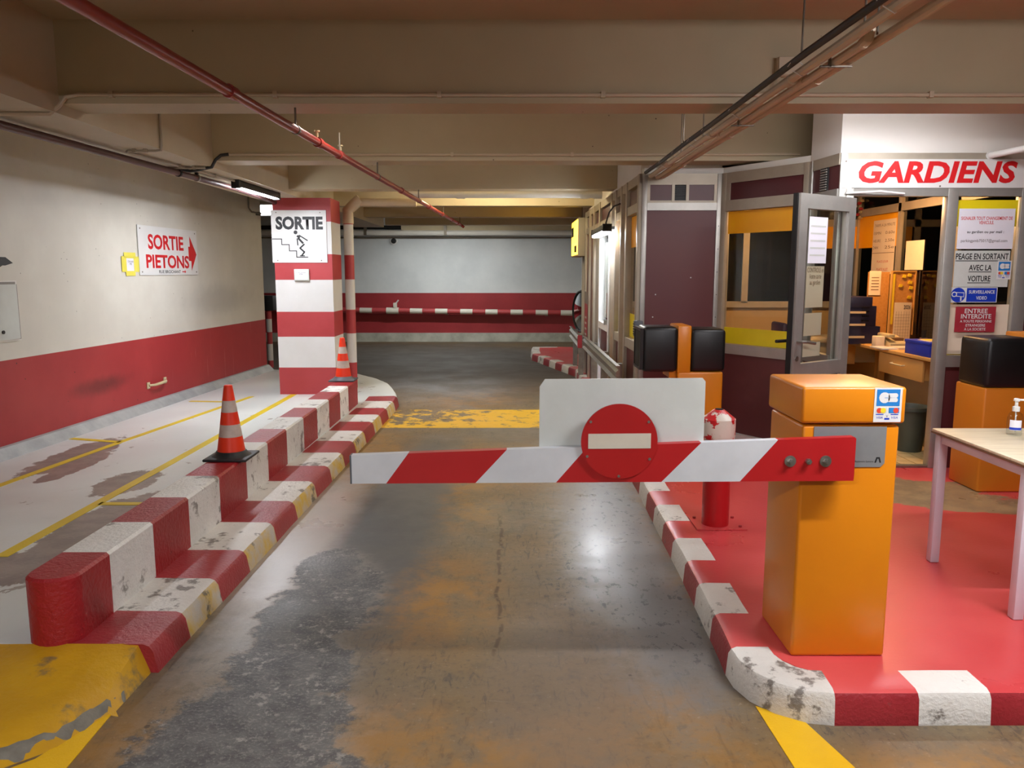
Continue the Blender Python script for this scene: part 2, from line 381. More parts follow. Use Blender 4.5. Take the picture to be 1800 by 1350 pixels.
M['hollow'] = paint('dark_recess', '#050505', '#080808', .9, 5)
M['alu'] = paint('aluminium_frame', '#a5a39d', '#b2b0aa', .38, 6, .55)
M['alu_beige'] = paint('anodised_beige_frame', '#a59c8c', '#b0a797', .45, 6, .35)
M['steel'] = paint('zinc_steel', '#8e8c85', '#a5a39b', .35, 12, .85)
M['maroon'] = paint('maroon_panel', '#5c2a30', '#62302f', .42, 1.5)
M['maroon2'] = paint('maroon_transom', '#4c1d21', '#55242a', .4, 2)
M['glass'] = glass('clear_glass', '#f4f6f3')
M['glass_t'] = glass('smoked_glass', '#b9bdb8')
M['film_lit'] = paint('yellow_film_lit_orange', '#f0a406', '#f3ad0c', .45, 8)  # yellow film; the warm light from inside is put into its colour
M['film_y'] = paint('yellow_window_film', '#e9d417', '#dfca12', .45, 6)
M['white'] = paint('white_enamel', '#dcdcda', '#d4d4d2', .35, 3)
M['board'] = paint('grey_white_board', '#cbd0cb', '#bfc3be', .42, 4, bump=.02)
M['arm_white'] = paint('arm_white', '#ccd0d4', '#c2c6ca', .4, 7)
M['arm_red'] = paint('arm_red', '#a8151a', '#b01c20', .38, 4)
M['disc_red'] = paint('disc_red', '#a11013', '#a91517', .4, 3)
M['disc_bar'] = paint('disc_bar_cream', '#cdc6b6', '#c4bdad', .45, 8)
M['plate'] = paint('grey_brushed_plate', '#8e9192', '#999b9b', .35, 9, .4)
M['cone_or'] = paint('cone_orange', '#ec3410', '#f03d16', .42, 6)
M['cone_wh'] = paint('cone_reflective_band', '#b9a89c', '#d0c4ba', .35, 12)
M['rubber'] = paint('black_rubber', '#161718', '#222324', .55, 8)
M['rubber_g'] = paint('grey_rubber', '#4a4f55', '#575c62', .5, 8)
M['pipe_red'] = paint('sprinkler_red', '#8e2a26', '#9a322d', .35, 3)
M['pipe_mar'] = paint('maroon_pipe', '#4c2a28', '#583230', .4, 3)
M['pipe_cream'] = paint('cream_conduit', '#c0b097', '#cbbba2', .45, 4)
M['pipe_white'] = paint('white_pvc', '#cfccc0', '#d8d5ca', .4, 4)
M['wire'] = paint('galvanised_wire', '#6d6459', '#7a7165', .45, 8, .5)
M['cable'] = paint('black_cable', '#17181b', '#202125', .45, 8)
M['red_print'] = paint('red_print', '#c8161c', '#cc1a20', .45, 4)
M['black_print'] = paint('black_print', '#17191c', '#1b1d20', .5, 4)
M['blue_print'] = paint('blue_print', '#1537b0', '#1a3cb8', .4, 4)
M['grey_print'] = paint('grey_print', '#4d4a48', '#575350', .5, 4)
M['paper'] = paint('white_paper', '#e3e3ea', '#dcdce6', .6, 4)
M['paper_w'] = paint('cream_paper', '#e8d9c2', '#e2d0b6', .6, 4)
M['tape_y'] = paint('yellow_tape', '#dcd04a', '#e2d75c', .5, 8)
M['table_top'] = None
t = NT('pale_wood_laminate')
M['table_top'] = t.done(t.mix(t.rng(t.noise(5, 6, .6, t.stretch(.6, 6, 1)), .3, .7), '#bfb294', '#d6cbae'), .4)
M['table_leg'] = paint('pale_lilac_metal', '#c4bcc6', '#cec7d0', .4, 4)
M['clearplast'] = glass('clear_plastic', '#f2f5f5', .08)
M['wood'] = paint('desk_wood', '#c99a55', '#d3a660', .45, 3)
M['wood_g'] = paint('desk_grey_panel', '#b3a78f', '#bdb199', .5, 3)
M['cork'] = paint('cork', '#b9803c', '#c99048', .8, 40)
M['navy'] = paint('navy_plastic', '#161a3a', '#1c2146', .4, 4)
M['blue_box'] = paint('blue_card', '#1230b5', '#1838c0', .45, 4)
M['bin'] = paint('grey_green_bin', '#3f463c', '#474e43', .5, 4)
M['tile'] = paint('beige_tile', '#c0a772', '#cbb37e', .35, 9)
M['grout'] = paint('tile_grout', '#6b5a3c', '#74623f', .8, 9)
M['bone'] = paint('bone_plastic', '#b9ab86', '#c2b48f', .5, 5)
M['inner'] = paint('inner_wall_beige', '#a98f66', '#b39a70', .6, 2)
M['dark_back'] = paint('painted_dark_area', '#2a2c2e', '#323436', .6, 2)
M['blue_panel'] = paint('dark_blue_panel', '#1d2e58', '#243663', .45, 3)
M['sign_grey'] = paint('sign_post_grey', '#7e7b75', '#86837d', .5, 4)
M['bol_red'] = worn('bollard_red_paint', '#b3161c', '#a51319', '#cfc8be', 13, .64, .36, .1, .01)
M['bol_cap'] = worn('bollard_cap_paint', '#b8151d', '#c21d25', '#cfc5b8', 9, .515, .4, .1, .01)
M['brown'] = paint('brown_shade', '#6b4b30', '#74533a', .6, 3)
M['key_yel'] = paint('yellow_note', '#e6c21e', '#efce34', .6, 5)
M['mirror'] = NT('convex_mirror').done('#c8ccd0', .05, 1.0)

# ------------------------------------------------------------------ the setting
RX0, RX1, RY0, RY1 = -9.0, 9.0, -4.0, 18.24
CEIL, BB, GB = 2.96, 2.52, 2.465            # ceiling, beam underside, girder underside
struct(MB().box(RX0, RX1, RY0, RY1 + .3, -.15, 0).build('floor', M['road']), 'worn brown and grey concrete driveway of the car park')
ceil = struct(MB().box(RX0, RX1, RY0, RY1 + .3, CEIL, CEIL + .2).build('ceiling', M['slab']), 'cream painted concrete car park ceiling')
for k in range(-2, 7):
    y0 = 4.51 + 2.25 * k
    MB().box(-2.5, 9.0, y0, y0 + .28, BB, CEIL).build('beam', M['concrete'], ceil)
gd = MB().box(-3.06, -2.5, RY0, 15.6, GB, CEIL).build('girder', M['girder'], ceil)
# left wall (slightly splayed), with a low sloping plinth
wa, wb = Vector((-4.782, RY0)), Vector((-3.738, 11.905)); wdir = (wb - wa).normalized(); wn = Vector((wdir.y, -wdir.x))
def LW(s, z, off=0.0):
    """point on the left wall: s metres along Y from the camera, height z, off metres out into the lane"""
    p = wa + wdir * ((s - wa.y) / wdir.y); return (p.x + wn.x * off, p.y + wn.y * off, z)
MB().prism([(wa.x, wa.y), (wb.x, wb.y), (wb.x - .2, wb.y), (wa.x - .2, wa.y)], 0, CEIL).build('wall_left', M['wall_left'])
struct(bpy.data.objects['wall_left'], 'long side wall, white above a red painted band')
mb = MB(); prof = [(0, .12), (.11, .12), (.035, .20), (0, .205)]
L0, L1 = RY0, 11.9
vs = [LW(L0, z, o) for o, z in prof] + [LW(L1, z, o) for o, z in prof]
mb.add(vs, [(0, 4, 5, 1), (1, 5, 6, 2), (2, 6, 7, 3), (3, 7, 4, 0), (0, 1, 2, 3), (7, 6, 5, 4)])
struct(mb.build('baseboard_left', M['plinth']), 'grey sloping concrete plinth at the foot of the left wall')
struct(MB().box(RX0, RX1, RY1, RY1 + .25, 0, CEIL).build('wall_far', M['wall_far']), 'far white wall with a dark red band')
struct(MB().prism([(RY1 - .12, 0), (RY1, 0), (RY1, .2), (RY1 - .1, .2)], RX0, 1.6, 'x').build('baseboard_far', M['farkerb']), 'pale concrete kerb at the foot of the far wall')
struct(MB().prism([(1.12, 12.7), (9, 12.7), (9, RY1), (1.6, RY1)], 0, CEIL).build('wall_right', M['bulk']), 'white wall beyond the guard booth')
struct(MB().box(RX0, RX1, RY0 - .2, RY0, 0, CEIL).build('wall_back', M['bulk']), 'white wall behind the entrance lane')
struct(MB().box(RX1, RX1 + .2, RY0, RY1, 0, CEIL).build('wall_side', M['bulk']), 'white wall on the far right of the car park')
struct(MB().box(RX0 - .2, RX0, RY0, RY1, 0, CEIL).build('wall_passage', M['bulk']), 'white wall at the end of the left passage')

# footpath on the left with its kerb
arc = [(-1.395, 8.97), (-1.41, 9.35), (-1.48, 9.7), (-1.58, 10.1), (-1.7, 10.5), (-1.92, 10.95), (-2.27, 11.45), (-2.8, 11.8), (-3.5, 12.0)]
poly = [(-4.9, 2.97), (-1.74, 2.97), (-1.70, 8.97)] + [(x - .28, y - .02) for x, y in arc[1:]] + [(-4.9, 12.0)]
fp = struct(MB().prism(poly, 0, .12).build('footpath', M['path']), 'grey painted pedestrian walkway with flaking patches')
ky = [2.97, 3.28, 3.655, 4.05, 4.52, 4.96, 5.45, 5.9, 6.35, 6.8, 7.25, 7.7, 8.1, 8.5, 8.97]
pth = [(-1.47 + (yy - 2.97) * .0125, yy, i % 2) for i, yy in enumerate(ky)]
pth = pth[:-1] + [(arc[0][0], arc[0][1], 0), (arc[1][0], arc[1][1], 2)] + [(x, y, 2) for x, y in arc[2:]]
prof = [(-.045, 0), (-.028, .09), (-.012, .112), (.012, .121), (.31, .121), (.31, .0)]
kb = sweep(densify(pth, .1, .003), prof, 1)
np_ = len(prof) - 1
for i, f in enumerate(kb.f):
    if i < len(kb.f) - 2 and kb.mi[i] == 1 and i % np_ in (0, 1): kb.mi[i] = 3
struct(kb.build('kerb_left', [M['kerb_red'], M['kerb_white'], M['path'], M['kerb_side']]), 'low kerb painted in red and white blocks along the walkway')
# yellow ramp at its near end
top = [(-4.9, 2.97), (-3.6, 2.97), (-2.6, 2.97), (-2.1, 2.97), (-1.8, 2.97), (-1.6, 2.97), (-1.5, 2.98)]
bot = [(-4.9, 1.75), (-3.6, 1.9), (-2.6, 2.05), (-2.0, 2.2), (-1.72, 2.36), (-1.57, 2.5), (-1.5, 2.7)]
mb = MB(); rows = 8; vs = []
for j in range(rows + 1):
    f = j / rows
    for (a, b) in zip(top, bot):
        z = .121 * (1 - f) ** .8 + .03 * f + random.uniform(-.003, .003)
        vs.append((a[0] + (b[0] - a[0]) * f, a[1] + (b[1] - a[1]) * f, z))
for (a, b) in zip(top, bot): vs.append((b[0] + .03, b[1] - .04, -.002))
n = len(top); fs = [(j * n + i, (j + 1) * n + i, (j + 1) * n + i + 1, j * n + i + 1) for j in range(rows + 1) for i in range(n - 1)]
mb.add(vs, fs, 0, True)
# flank towards the lane
side = [vs[j * n + n - 1] for j in range(rows + 2)]
vs2 = side + [(p[0] + .045, p[1] - .01, -.002) for p in side]; k = len(side)
mb.add(vs2, [(j, j + k, j + k + 1, j + 1) for j in range(k - 1)], 0, True)
rmp = struct(mb.build('ramp', M['yel_ramp']), 'worn yellow painted concrete ramp at the near end of the walkway')
M['crack'] = paint('crumbled_concrete', '#5d594f', '#7b776b', .7, 14, bump=.4)
cr = MB(); cp = [(-4.9, 1.73), (-3.6, 1.88), (-2.6, 2.03), (-2.2, 2.12), (-2.0, 2.19), (-1.86, 2.27), (-1.72, 2.36), (-1.63, 2.44), (-1.56, 2.52), (-1.52, 2.62), (-1.49, 2.72), (-1.475, 2.8)]
cp = [(a[0] + (b[0] - a[0]) * f / 4, a[1] + (b[1] - a[1]) * f / 4) for a, b in zip(cp[:-1], cp[1:]) for f in range(4)] + [cp[-1]]
vs = []
for (x, y) in cp:
    j = random.uniform(-.006, .006); k_ = random.uniform(.6, 1.2)
    vs += [(x - .012 * k_ + j, y + .022 * k_, .036), (x + .004 + j, y - .004, .028), (x + .02 * k_ + j, y - .03 * k_, .002)]
cr.add(vs, [(3 * i + k, 3 * i + k + 1, 3 * i + k + 4, 3 * i + k + 3) for i in range(len(cp) - 1) for k in (0, 1)], 0, True); cr.build('crumbled_edge', M['crack'], rmp)
def stripe(name, pts, z, mtl, parent): return MB().prism(pts, z, z + .003).build(name, mtl, parent)
fl = bpy.data.objects['floor']
stripe('painted_line', [(-2.2, 2.02), (-1.9, 1.6), (-1.44, 1.6), (-1.448, 2.3), (-1.462, 2.68), (-1.50, 2.62), (-1.58, 2.4), (-1.75, 2.24), (-2.0, 2.1)], 0, M['yel_road'], fl)
stripe('painted_line', [(.905, 2.72), (.93, 2.1), (.93, 1.7), (1.14, 1.7), (1.13, 2.3), (1.05, 2.62)], 0, M['yel_road'], fl)
def line2(a, b, w, z=.12):
    a, b = Vector(a), Vector(b); d = (b - a).normalized(); nr = Vector((-d.y, d.x)) * w / 2
    stripe('painted_line', [tuple(a - nr), tuple(b - nr), tuple(b + nr), tuple(a + nr)], z, M['yel_line'], fp)
line2((-2.68, 3.95), (-2.66, 9.46), .07); line2((-3.62, 5.0), (-3.44, 6.75), .06); line2((-3.44, 6.75), (-3.12, 9.3), .06)
line2((-2.66, 4.9), (-2.1, 4.9), .06); line2((-3.95, 6.9), (-3.44, 6.75), .06); line2((-3.72, 8.95), (-3.2, 8.9), .06)

# red platform on the right with its kerb
edge = [(.42, 15.6), (.385, 14.9), (.39, 14.3), (.62, 13.5), (.85, 12.7), (1.0, 12.0), (.99, 11), (.97, 8), (.95, 5.53), (.945, 5.2), (.938, 4.88), (.932, 4.55), (.925, 4.24), (.92, 3.9), (.91, 3.6), (.9, 3.26), (.885, 2.95)]
cor = [(.89, 2.86), (.92, 2.77), (.98, 2.69), (1.06, 2.64), (1.15, 2.625)]
front = [(1.447, 2.625), (1.705, 2.627), (2.0, 2.628), (2.26, 2.628), (2.55, 2.63), (2.83, 2.63), (5.5, 2.63)]
pl = [(x + .1, y + (.1 if y < 2.8 else 0)) for x, y in edge + cor + front] + [(5.5, 12.7), (1.2, 12.7), (1.2, 15.6)]
struct(MB().prism(pl, 0, .12).build('platform', M['island']), 'raised red painted island under the guard booth and barrier')
mi = []
path = []
def add_e(a, b, n, c0):
    for i in range(n):
        f = i / n; path.append((a[0] + (b[0] - a[0]) * f, a[1] + (b[1] - a[1]) * f, (c0 + i) % 2))
path.append((.9, 15.62, 1)); path.append((.42, 15.6, 1)); path.append((.385, 14.9, 1)); path.append((.39, 14.3, 0))
add_e((.40, 14.25), (1.0, 12.0), 7, 0)
add_e((1.0, 12.0), (.95, 5.53), 20, 1)
for i, p in enumerate(edge[8:16]): path.append((p[0], p[1], 1 if i % 2 == 0 else 0))
path.append((.885, 2.95, 1)); path += [(x, y, 1) for x, y in cor[:-1]] + [(1.15, 2.625, 0)]
for i, p in enumerate(front): path.append((p[0], p[1], (1, 0, 1, 0, 1, 0, 0)[i]))
prof = [(-.03, 0), (-.022, .095), (-.01, .113), (.010, .1215), (.135, .1215), (.135, 0)]
kr = sweep(densify(path, .1, .002), prof, 1)
for i in range(len(kr.f) - 2):
    if kr.mi[i] == 0 and i % (len(prof) - 1) >= 2: kr.mi[i] = 2
struct(kr.build('kerb_right', [M['kerb_red'], M['kerb_white'], M['island']]), 'low kerb in red and white blocks round the red island')

# striped column and its sign
zc = [.12, .449, .824, 1.125, 1.506, 1.81, 2.19, GB]
mb = MB()
for i in range(7): mb.box(-2.832, -2.145, 9.48, 9.98, zc[i], zc[i + 1], i % 2)
struct(mb.build('column', [M['col_red'], M['col_white']]), 'square concrete column banded in red and white')
# drain pipe behind the column
d = thing('drain_pipe', (-2.06, 10.02, .12), 'vertical drain pipe banded red and white behind the striped column', 'pipe')
mb = MB()
for i in range(7): mb.lathe([(.062, zc[i]), (.062, min(zc[i + 1], 2.36))], (-2.06, 10.06, 0), 16, i % 2)
mb.build('pipe', [M['col_red'], M['col_white']], d)
MB().tube([(-2.06, 10.06, 2.2), (-2.06, 10.06, 2.36), (-1.98, 10.06, 2.44), (-1.9, 10.06, 2.5)], .07, 14).build('elbow', M['pipe_cream'], d)
MB().tube([(-1.9, 10.06, 2.46), (-1.6, 10.06, 2.46), (-1.2, 10.06, 2.46)], .05, 12).build('branch', M['pipe_cream'], d)

# ------------------------------------------------------------------ low striped wall
wy = [2.95, 3.264, 3.678, 4.10, 4.55, 5.03, 5.485, 5.96, 6.46, 6.92, 7.38, 7.86, 8.27, 8.77]
mb = MB(); r = .05
def wsec(y, h=.398): return [(-1.745, y, .12), (-1.745, y, h - .012), (-1.757, y, h), (-1.948, y, h), (-1.96, y, h - .012), (-1.96, y, .12)]
for i in range(len(wy) - 1):
    a = wy[i] + (.09 if i == 0 else 0); vs = wsec(a) + wsec(wy[i + 1])
    mb.add(vs, [(k, k + 6, k + 7, k + 1) for k in range(5)], i % 2)
# rounded near end
ang = [(math.cos(a), math.sin(a)) for a in [math.pi * k / 10 for k in range(11)]]
cx, cy, R = -1.8525, 3.04, .1075
base = [(cx + R * c, cy - .09 * s_, .12) for c, s_ in ang]; mid_ = [(cx + R * c, cy - .09 * s_, .386) for c, s_ in ang]; tp = [(cx + (R - .012) * c, cy - .078 * s_, .398) for c, s_ in ang]
n = 11; mb.add(base + mid_ + tp, [(i + 1, i, n + i, n + i + 1) for i in range(n - 1)] + [(n + i + 1, n + i, 2 * n + i, 2 * n + i + 1) for i in range(n - 1)] + [tuple(range(3 * n - 1, 2 * n - 1, -1))], 0, True)
mb.add(wsec(8.77), [(0, 1, 2, 3, 4, 5)], 0)
o = mb.build('low_wall', [M['wallb_red'], M['wallb_white']])
bmx = bmesh.new(); bmx.from_mesh(o.data); bmesh.ops.recalc_face_normals(bmx, faces=bmx.faces); bmx.to_mesh(o.data); bmx.free()
tag(o, 'low concrete wall painted in red and white blocks beside the walkway', 'wall')
# ------------------------------------------------------------------ guard booth
bt = thing('guard_booth', (2.4, 6.5, .12), 'aluminium framed guard booth with maroon panels and yellow banded windows', 'booth')
def wallf(a, b):
    a, b = Vector((a[0], a[1], 0)), Vector((b[0], b[1], 0)); r = (b - a).normalized(); n = Vector((r.y, -r.x, 0))
    return frame(a, r, n), (b - a).length
def fbox(F, name, x0, x1, y0, y1, z0, z1, mtl, parent=None, bev=0):
    return MB(F).box(x0, x1, y0, y1, z0, z1, 0, bev).build(name, mtl, parent or bt)
# front wall (faces the entrance)
FA, _ = wallf((0, 5.85), (1, 5.85))            # local x = world X
for x0, x1, y0, y1 in ((2.375, 2.43, .12, 2.45), (2.43, 2.484, .12, 2.2), (3.168, 3.246, .12, 2.2), (3.705, 3.80, .12, 2.45), (5.3, 5.4, .12, 2.45)):
    fbox(FA, 'post', x0, x1, y0, y1, -.06, .015, M['alu'], bev=.004)
fbox(FA, 'top_rail', 2.43, 5.3, 2.40, 2.45, -.05, .01, M['alu_beige'])
fbox(FA, 'header_rail', 2.484, 3.705, 2.145, 2.21, -.05, .012, M['alu'])
fbox(FA, 'header_rail', 3.80, 5.3, 2.145, 2.21, -.05, .012, M['alu'])
fbox(FA, 'fascia_panel', 2.43, 5.3, 2.21, 2.40, -.04, -.01, M['maroon2'])
fbox(FA, 'sill_rail', 3.246, 3.705, .895, .98, -.05, .012, M['alu'])
fbox(FA, 'lower_panel', 3.246, 3.705, .12, .895, -.03, 0, M['maroon'])
fbox(FA, 'door_sill', 2.484, 3.168, .12, .135, -.05, .01, M['steel'])
g = fbox(FA, 'window_pane', 3.246, 3.705, .98, 2.145, -.026, -.02, M['glass'])
tag(fbox(FA, 'window_film', 3.25, 3.70, 1.93, 2.12, -.02, -.0185, M['film_y']), 'yellow film band at the top of the window')
tag(fbox(FA, 'window_film', 3.25, 3.70, .985, 1.15, -.02, -.0185, M['film_y']), 'yellow film band at the foot of the window')
tag(fbox(FA, 'notice_backing', 3.25, 3.70, .99, 1.36, -.018, -.0165, M['paper_w']), 'cream sheet behind the notices')
fbox(FA, 'lower_panel', 3.80, 5.3, .12, 2.145, -.03, 0, M['maroon'])
# short return wall with the vent
FV, LV = wallf((2.33, 6.3), (2.375, 5.85))
fbox(FV, 'post', 0, .05, .12, 2.45, -.05, .012, M['alu'], bev=.004)
fbox(FV, 'top_rail', .05, LV, 2.37, 2.45, -.05, .008, M['alu_beige'])
fbox(FV, 'transom_rail', .05, LV, 2.12, 2.2, -.05, .012, M['alu'])
fbox(FV, 'transom_panel', .05, LV, 2.2, 2.37, -.03, 0, M['maroon2'])
v = fbox(FV, 'vent', .19, .30, 2.2, 2.37, 0, .012, M['blackmat'])
for k in range(9): MB(FV).box(.2, .29, 2.207 + k * .018, 2.216 + k * .018, .012, .02).build('slat', M['alu'], v)
fbox(FV, 'lower_panel', .05, LV, .12, .9, -.03, 0, M['maroon']); fbox(FV, 'sill_rail', .05, LV, .9, .98, -.05, .012, M['alu'])
fbox(FV, 'window_pane', .05, LV, .98, 2.12, -.026, -.02, M['glass'])
# window wall
FW, LWW = wallf((1.84, 7.05), (2.33, 6.3))
for x0, x1 in ((0, .06), (LWW - .05, LWW)): fbox(FW, 'post', x0, x1, .12, 2.45, -.05, .015, M['alu_beige'], bev=.004)
fbox(FW, 'top_rail', .06, LWW - .05, 2.36, 2.45, -.05, .01, M['alu_beige'])
fbox(FW, 'transom_panel', .1, LWW - .05, 2.215, 2.36, -.03, 0, M['maroon2'])
fbox(FW, 'transom_stile', .06, .1, 2.2, 2.36, -.04, .012, M['alu_beige'])
fbox(FW, 'transom_rail', .06, LWW - .05, 2.125, 2.215, -.05, .015, M['alu_beige'])
fbox(FW, 'window_pane', .06, LWW - .05, .97, 2.125, -.03, -.024, M['glass'])
tag(fbox(FW, 'window_film', .065, LWW - .055, 1.93, 2.12, -.024, -.0225, M['film_lit']), 'yellow film band at the top of the window, coloured as lit orange')
tag(fbox(FW, 'window_film', .065, LWW - .055, .975, 1.115, -.024, -.0225, M['film_y']), 'yellow film band at the foot of the window')
fbox(FW, 'sill_rail', .06, LWW - .05, .885, .97, -.05, .018, M['alu'])
fbox(FW, 'lower_panel', .06, LWW - .05, .12, .885, -.03, 0, M['maroon'])
fbox(FW, 'base_kerb', 0, LWW, .12, .19, -.03, .05, M['bulk'])
# maroon panel wall
FP, LP = wallf((1.14, 7.05), (1.84, 7.05))
for x0, x1 in ((0, .045), (LP - .045, LP)): fbox(FP, 'post', x0, x1, .12, 2.45, -.05, .015, M['alu'], bev=.004)
fbox(FP, 'top_rail', .045, LP - .045, 2.37, 2.45, -.05, .01, M['alu_beige'])
for x0, x1 in ((.07, .26), (.41, LP - .07)): fbox(FP, 'transom_panel', x0, x1, 2.22, 2.355, -.03, 0, M['maroon2'])
for x0, x1 in ((.045, .07), (.26, .285), (.385, .41), (LP - .07, LP - .045)): fbox(FP, 'transom_stile', x0, x1, 2.2, 2.37, -.04, .01, M['alu_beige'])
for y0, y1 in ((2.2, 2.22), (2.355, 2.37)): fbox(FP, 'transom_rail', .07, LP - .07, y0, y1, -.04, .008, M['alu_beige'])
v = fbox(FP, 'vent', .285, .385, 2.22, 2.355, -.03, -.012, M['blackmat'])
for k in range(8): MB(FP).box(.287, .383, 2.224 + k * .0165, 2.23 + k * .0165, -.012, -.004).build('slat', M['cable'], v)
fbox(FP, 'transom_rail', .045, LP - .045, 2.135, 2.2, -.05, .018, M['alu'])
fbox(FP, 'panel', .045, LP - .045, .12, 2.135, -.03, .002, M['maroon'])
for x, y in ((.45, 1.55), (.14, 1.4), (.12, 1.2)): MB(FP).disc(x, y, .006, .002, .005, 8).build('screw', M['white'], bt)
for k in range(9): MB(FP).disc(LP - .022, .4 + k * .2, .004, .015, .018, 8).build('screw', M['blackmat'], bt)
# receding wall along the lane: Y of each piece
FR, LR = wallf((1.09, 11.6), (1.14, 7.05))
def ry(y): return LR - (y - 7.05)
def rpost(ya, yb, m=None): fbox(FR, 'post', ry(yb), ry(ya), .12, 2.45, -.05, .03, m or M['alu_beige'], bev=.004)
for ya, yb in ((7.05, 7.13), (7.72, 7.80), (8.06, 8.14), (8.45, 8.53), (8.78, 8.88), (9.85, 9.95), (10.45, 10.58), (11.0, 11.08), (11.5, 11.6)): rpost(ya, yb)
fbox(FR, 'top_rail', 0, LR, 2.37, 2.45, -.05, .02, M['alu_beige'])
for ya, yb, film in ((7.13, 7.72, 1), (8.14, 8.45, 1), (8.88, 9.85, 0), (9.95, 10.45, 2), (10.58, 11.0, 2), (11.08, 11.5, 2)):
    fbox(FR, 'transom_panel', ry(yb) + .03, ry(ya) - .03, 2.21, 2.35, -.03, 0, M['maroon2'])
    fbox(FR, 'transom_rail', ry(yb), ry(ya), 2.13, 2.21, -.05, .022, M['alu_beige'])
    if film == 1:
        fbox(FR, 'window_pane', ry(yb), ry(ya), .97, 2.13, -.03, -.024, M['glass'])
        fbox(FR, 'window_film', ry(yb) + .005, ry(ya) - .005, 1.83, 2.12, -.024, -.0225, M['film_lit'])
        fbox(FR, 'window_film', ry(yb) + .005, ry(ya) - .005, .975, 1.2, -.024, -.0225, M['film_y'])
        fbox(FR, 'sill_rail', ry(yb), ry(ya), .88, .97, -.05, .025, M['alu_beige'])
        fbox(FR, 'lower_panel', ry(yb), ry(ya), .12, .88, -.03, 0, M['maroon'])
    elif film == 2:
        fbox(FR, 'panel', ry(yb), ry(ya), .12, 2.13, -.03, 0, M['alu'] if ya < 10 else M['maroon'])
d2 = fbox(FR, 'side_door', ry(9.85), ry(8.88), .13, .95, -.03, 0, M['maroon'])
for x0, x1, y0, y1 in ((ry(9.85), ry(9.77), .13, 2.13), (ry(8.96), ry(8.88), .13, 2.13), (ry(9.77), ry(8.96), 2.03, 2.13), (ry(9.77), ry(8.96), .92, 1.0)):
    MB(FR).box(x0, x1, y0, y1, -.03, .035).build('door_frame', M['white'], d2)
MB(FR).box(ry(9.77), ry(8.96), 1.0, 2.03, -.02, -.01).build('door_pane', M['glass'], d2)
MB(FR).box(ry(9.72), ry(9.0), 1.05, 1.95, -.036, -.03).build('curtain', M['board'], d2)
MB(FR).box(ry(9.0), ry(8.97), 1.0, 1.06, .035, .07).build('handle', M['steel'], d2)
# roof, inner walls, floor
outline = [(2.39, 5.86), (5.3, 5.86), (5.3, 11.6), (1.11, 11.6), (1.16, 7.06), (1.85, 7.06), (2.345, 6.3)]
MB().prism(outline, 2.45, 2.5).build('roof', M['bulk'], bt)
MB().box(3.9, 3.95, 5.92, 9.0, .12, .9).build('inner_wall', M['inner'], bt)
MB().box(1.2, 3.95, 9.0, 9.06, .12, 1.25).build('inner_wall', M['inner'], bt)
for x in (3.86,):
    for y in (5.95, 6.9, 7.95, 8.93): MB().box(x, x + .06, y, y + .06, .9, 2.45).build('inner_post', M['alu_beige'], bt)
MB().box(3.86, 3.92, 5.95, 9.0, 2.20, 2.28).build('inner_rail', M['alu_beige'], bt)
for x in (1.25, 1.95, 2.6, 3.2): MB().box(x, x + .07, 8.95, 9.0, 1.25, 2.45).build('inner_post', M['alu_beige'], bt)
MB().box(1.2, 3.86, 8.95, 9.0, 2.1, 2.18).build('inner_rail', M['alu_beige'], bt)
MB().box(1.2, 3.86, 8.95, 9.0, 1.2, 1.27).build('inner_rail', M['alu_beige'], bt)
MB().box(1.2, 3.86, 8.97, 8.976, 1.27, 2.45).build('inner_pane', M['glass_t'], bt)
MB().box(3.89, 3.896, 5.95, 8.95, .9, 2.45).build('inner_pane', M['glass_t'], bt)
MB().box(3.885, 3.889, 8.0, 8.93, 1.86, 2.2).build('inner_film', M['film_lit'], bt)
MB().box(3.3, 3.86, 8.94, 8.945, 1.86, 2.1).build('inner_film', M['film_lit'], bt)
MB().box(4.9, 4.95, 5.95, 11.5, .12, 2.45).build('dark_backing', M['dark_back'], bt)  # dark-coloured panels stand in for the unlit area beyond the inner panes
MB().box(1.2, 4.9, 11.4, 11.45, .12, 2.45).build('dark_backing', M['dark_back'], bt)
fb = MB().box(2.45, 3.86, 5.87, 8.95, .121, .126).build('tiled_floor', M['grout'], bt)
tm = None
for i in range(8):
    for j in range(16):
        x, y = 2.5 + i * .125, 5.89 + j * .125
        if tm is None:
            tl = MB().box(x + .004, x + .121, y + .004, y + .121, .126, .131).build('tile', M['tile'], fb); tm = tl.data; t0 = (x, y)
        else:
            tl = bpy.data.objects.new('tile', tm); COL.objects.link(tl); tl.parent = fb; tl.location = (x - t0[0], y - t0[1], 0)
MB().box(1.3, 2.42, 7.1, 8.9, .121, .127).build('inner_floor', M['tile'], bt)
# open door leaf, hinged at the left jamb, swung out towards the lane
FD, LD = wallf((1.935, 5.45), (2.484, 5.85))
dr = MB(FD).box(0, .085, .14, 2.13, -.02, .03).build('door', M['alu'], bt)
tag(dr, 'open glazed aluminium door leaf')
def dbox(name, x0, x1, y0, y1, z0, z1, m, bev=0): return MB(FD).box(x0, x1, y0, y1, z0, z1, 0, bev).build(name, m, dr)
dbox('stile', LD - .085, LD, .14, 2.13, -.02, .03, M['alu']); dbox('rail', .085, LD - .085, 2.03, 2.13, -.02, .03, M['alu'])
dbox('rail', .085, LD - .085, .86, .96, -.02, .03, M['alu']); dbox('rail', .085, LD - .085, .14, .24, -.02, .03, M['alu'])
dbox('pane', .085, LD - .085, .96, 2.03, -.003, .003, M['glass']); dbox('panel', .085, LD - .085, .24, .86, -.008, .008, M['blue_panel'])
dbox('bead', .085, .105, .96, 2.03, -.012, .02, M['alu']); dbox('bead', LD - .105, LD - .085, .96, 2.03, -.012, .02, M['alu'])
dbox('edge_seal', -.012, 0, .14, 2.13, -.022, .012, M['blackmat'])
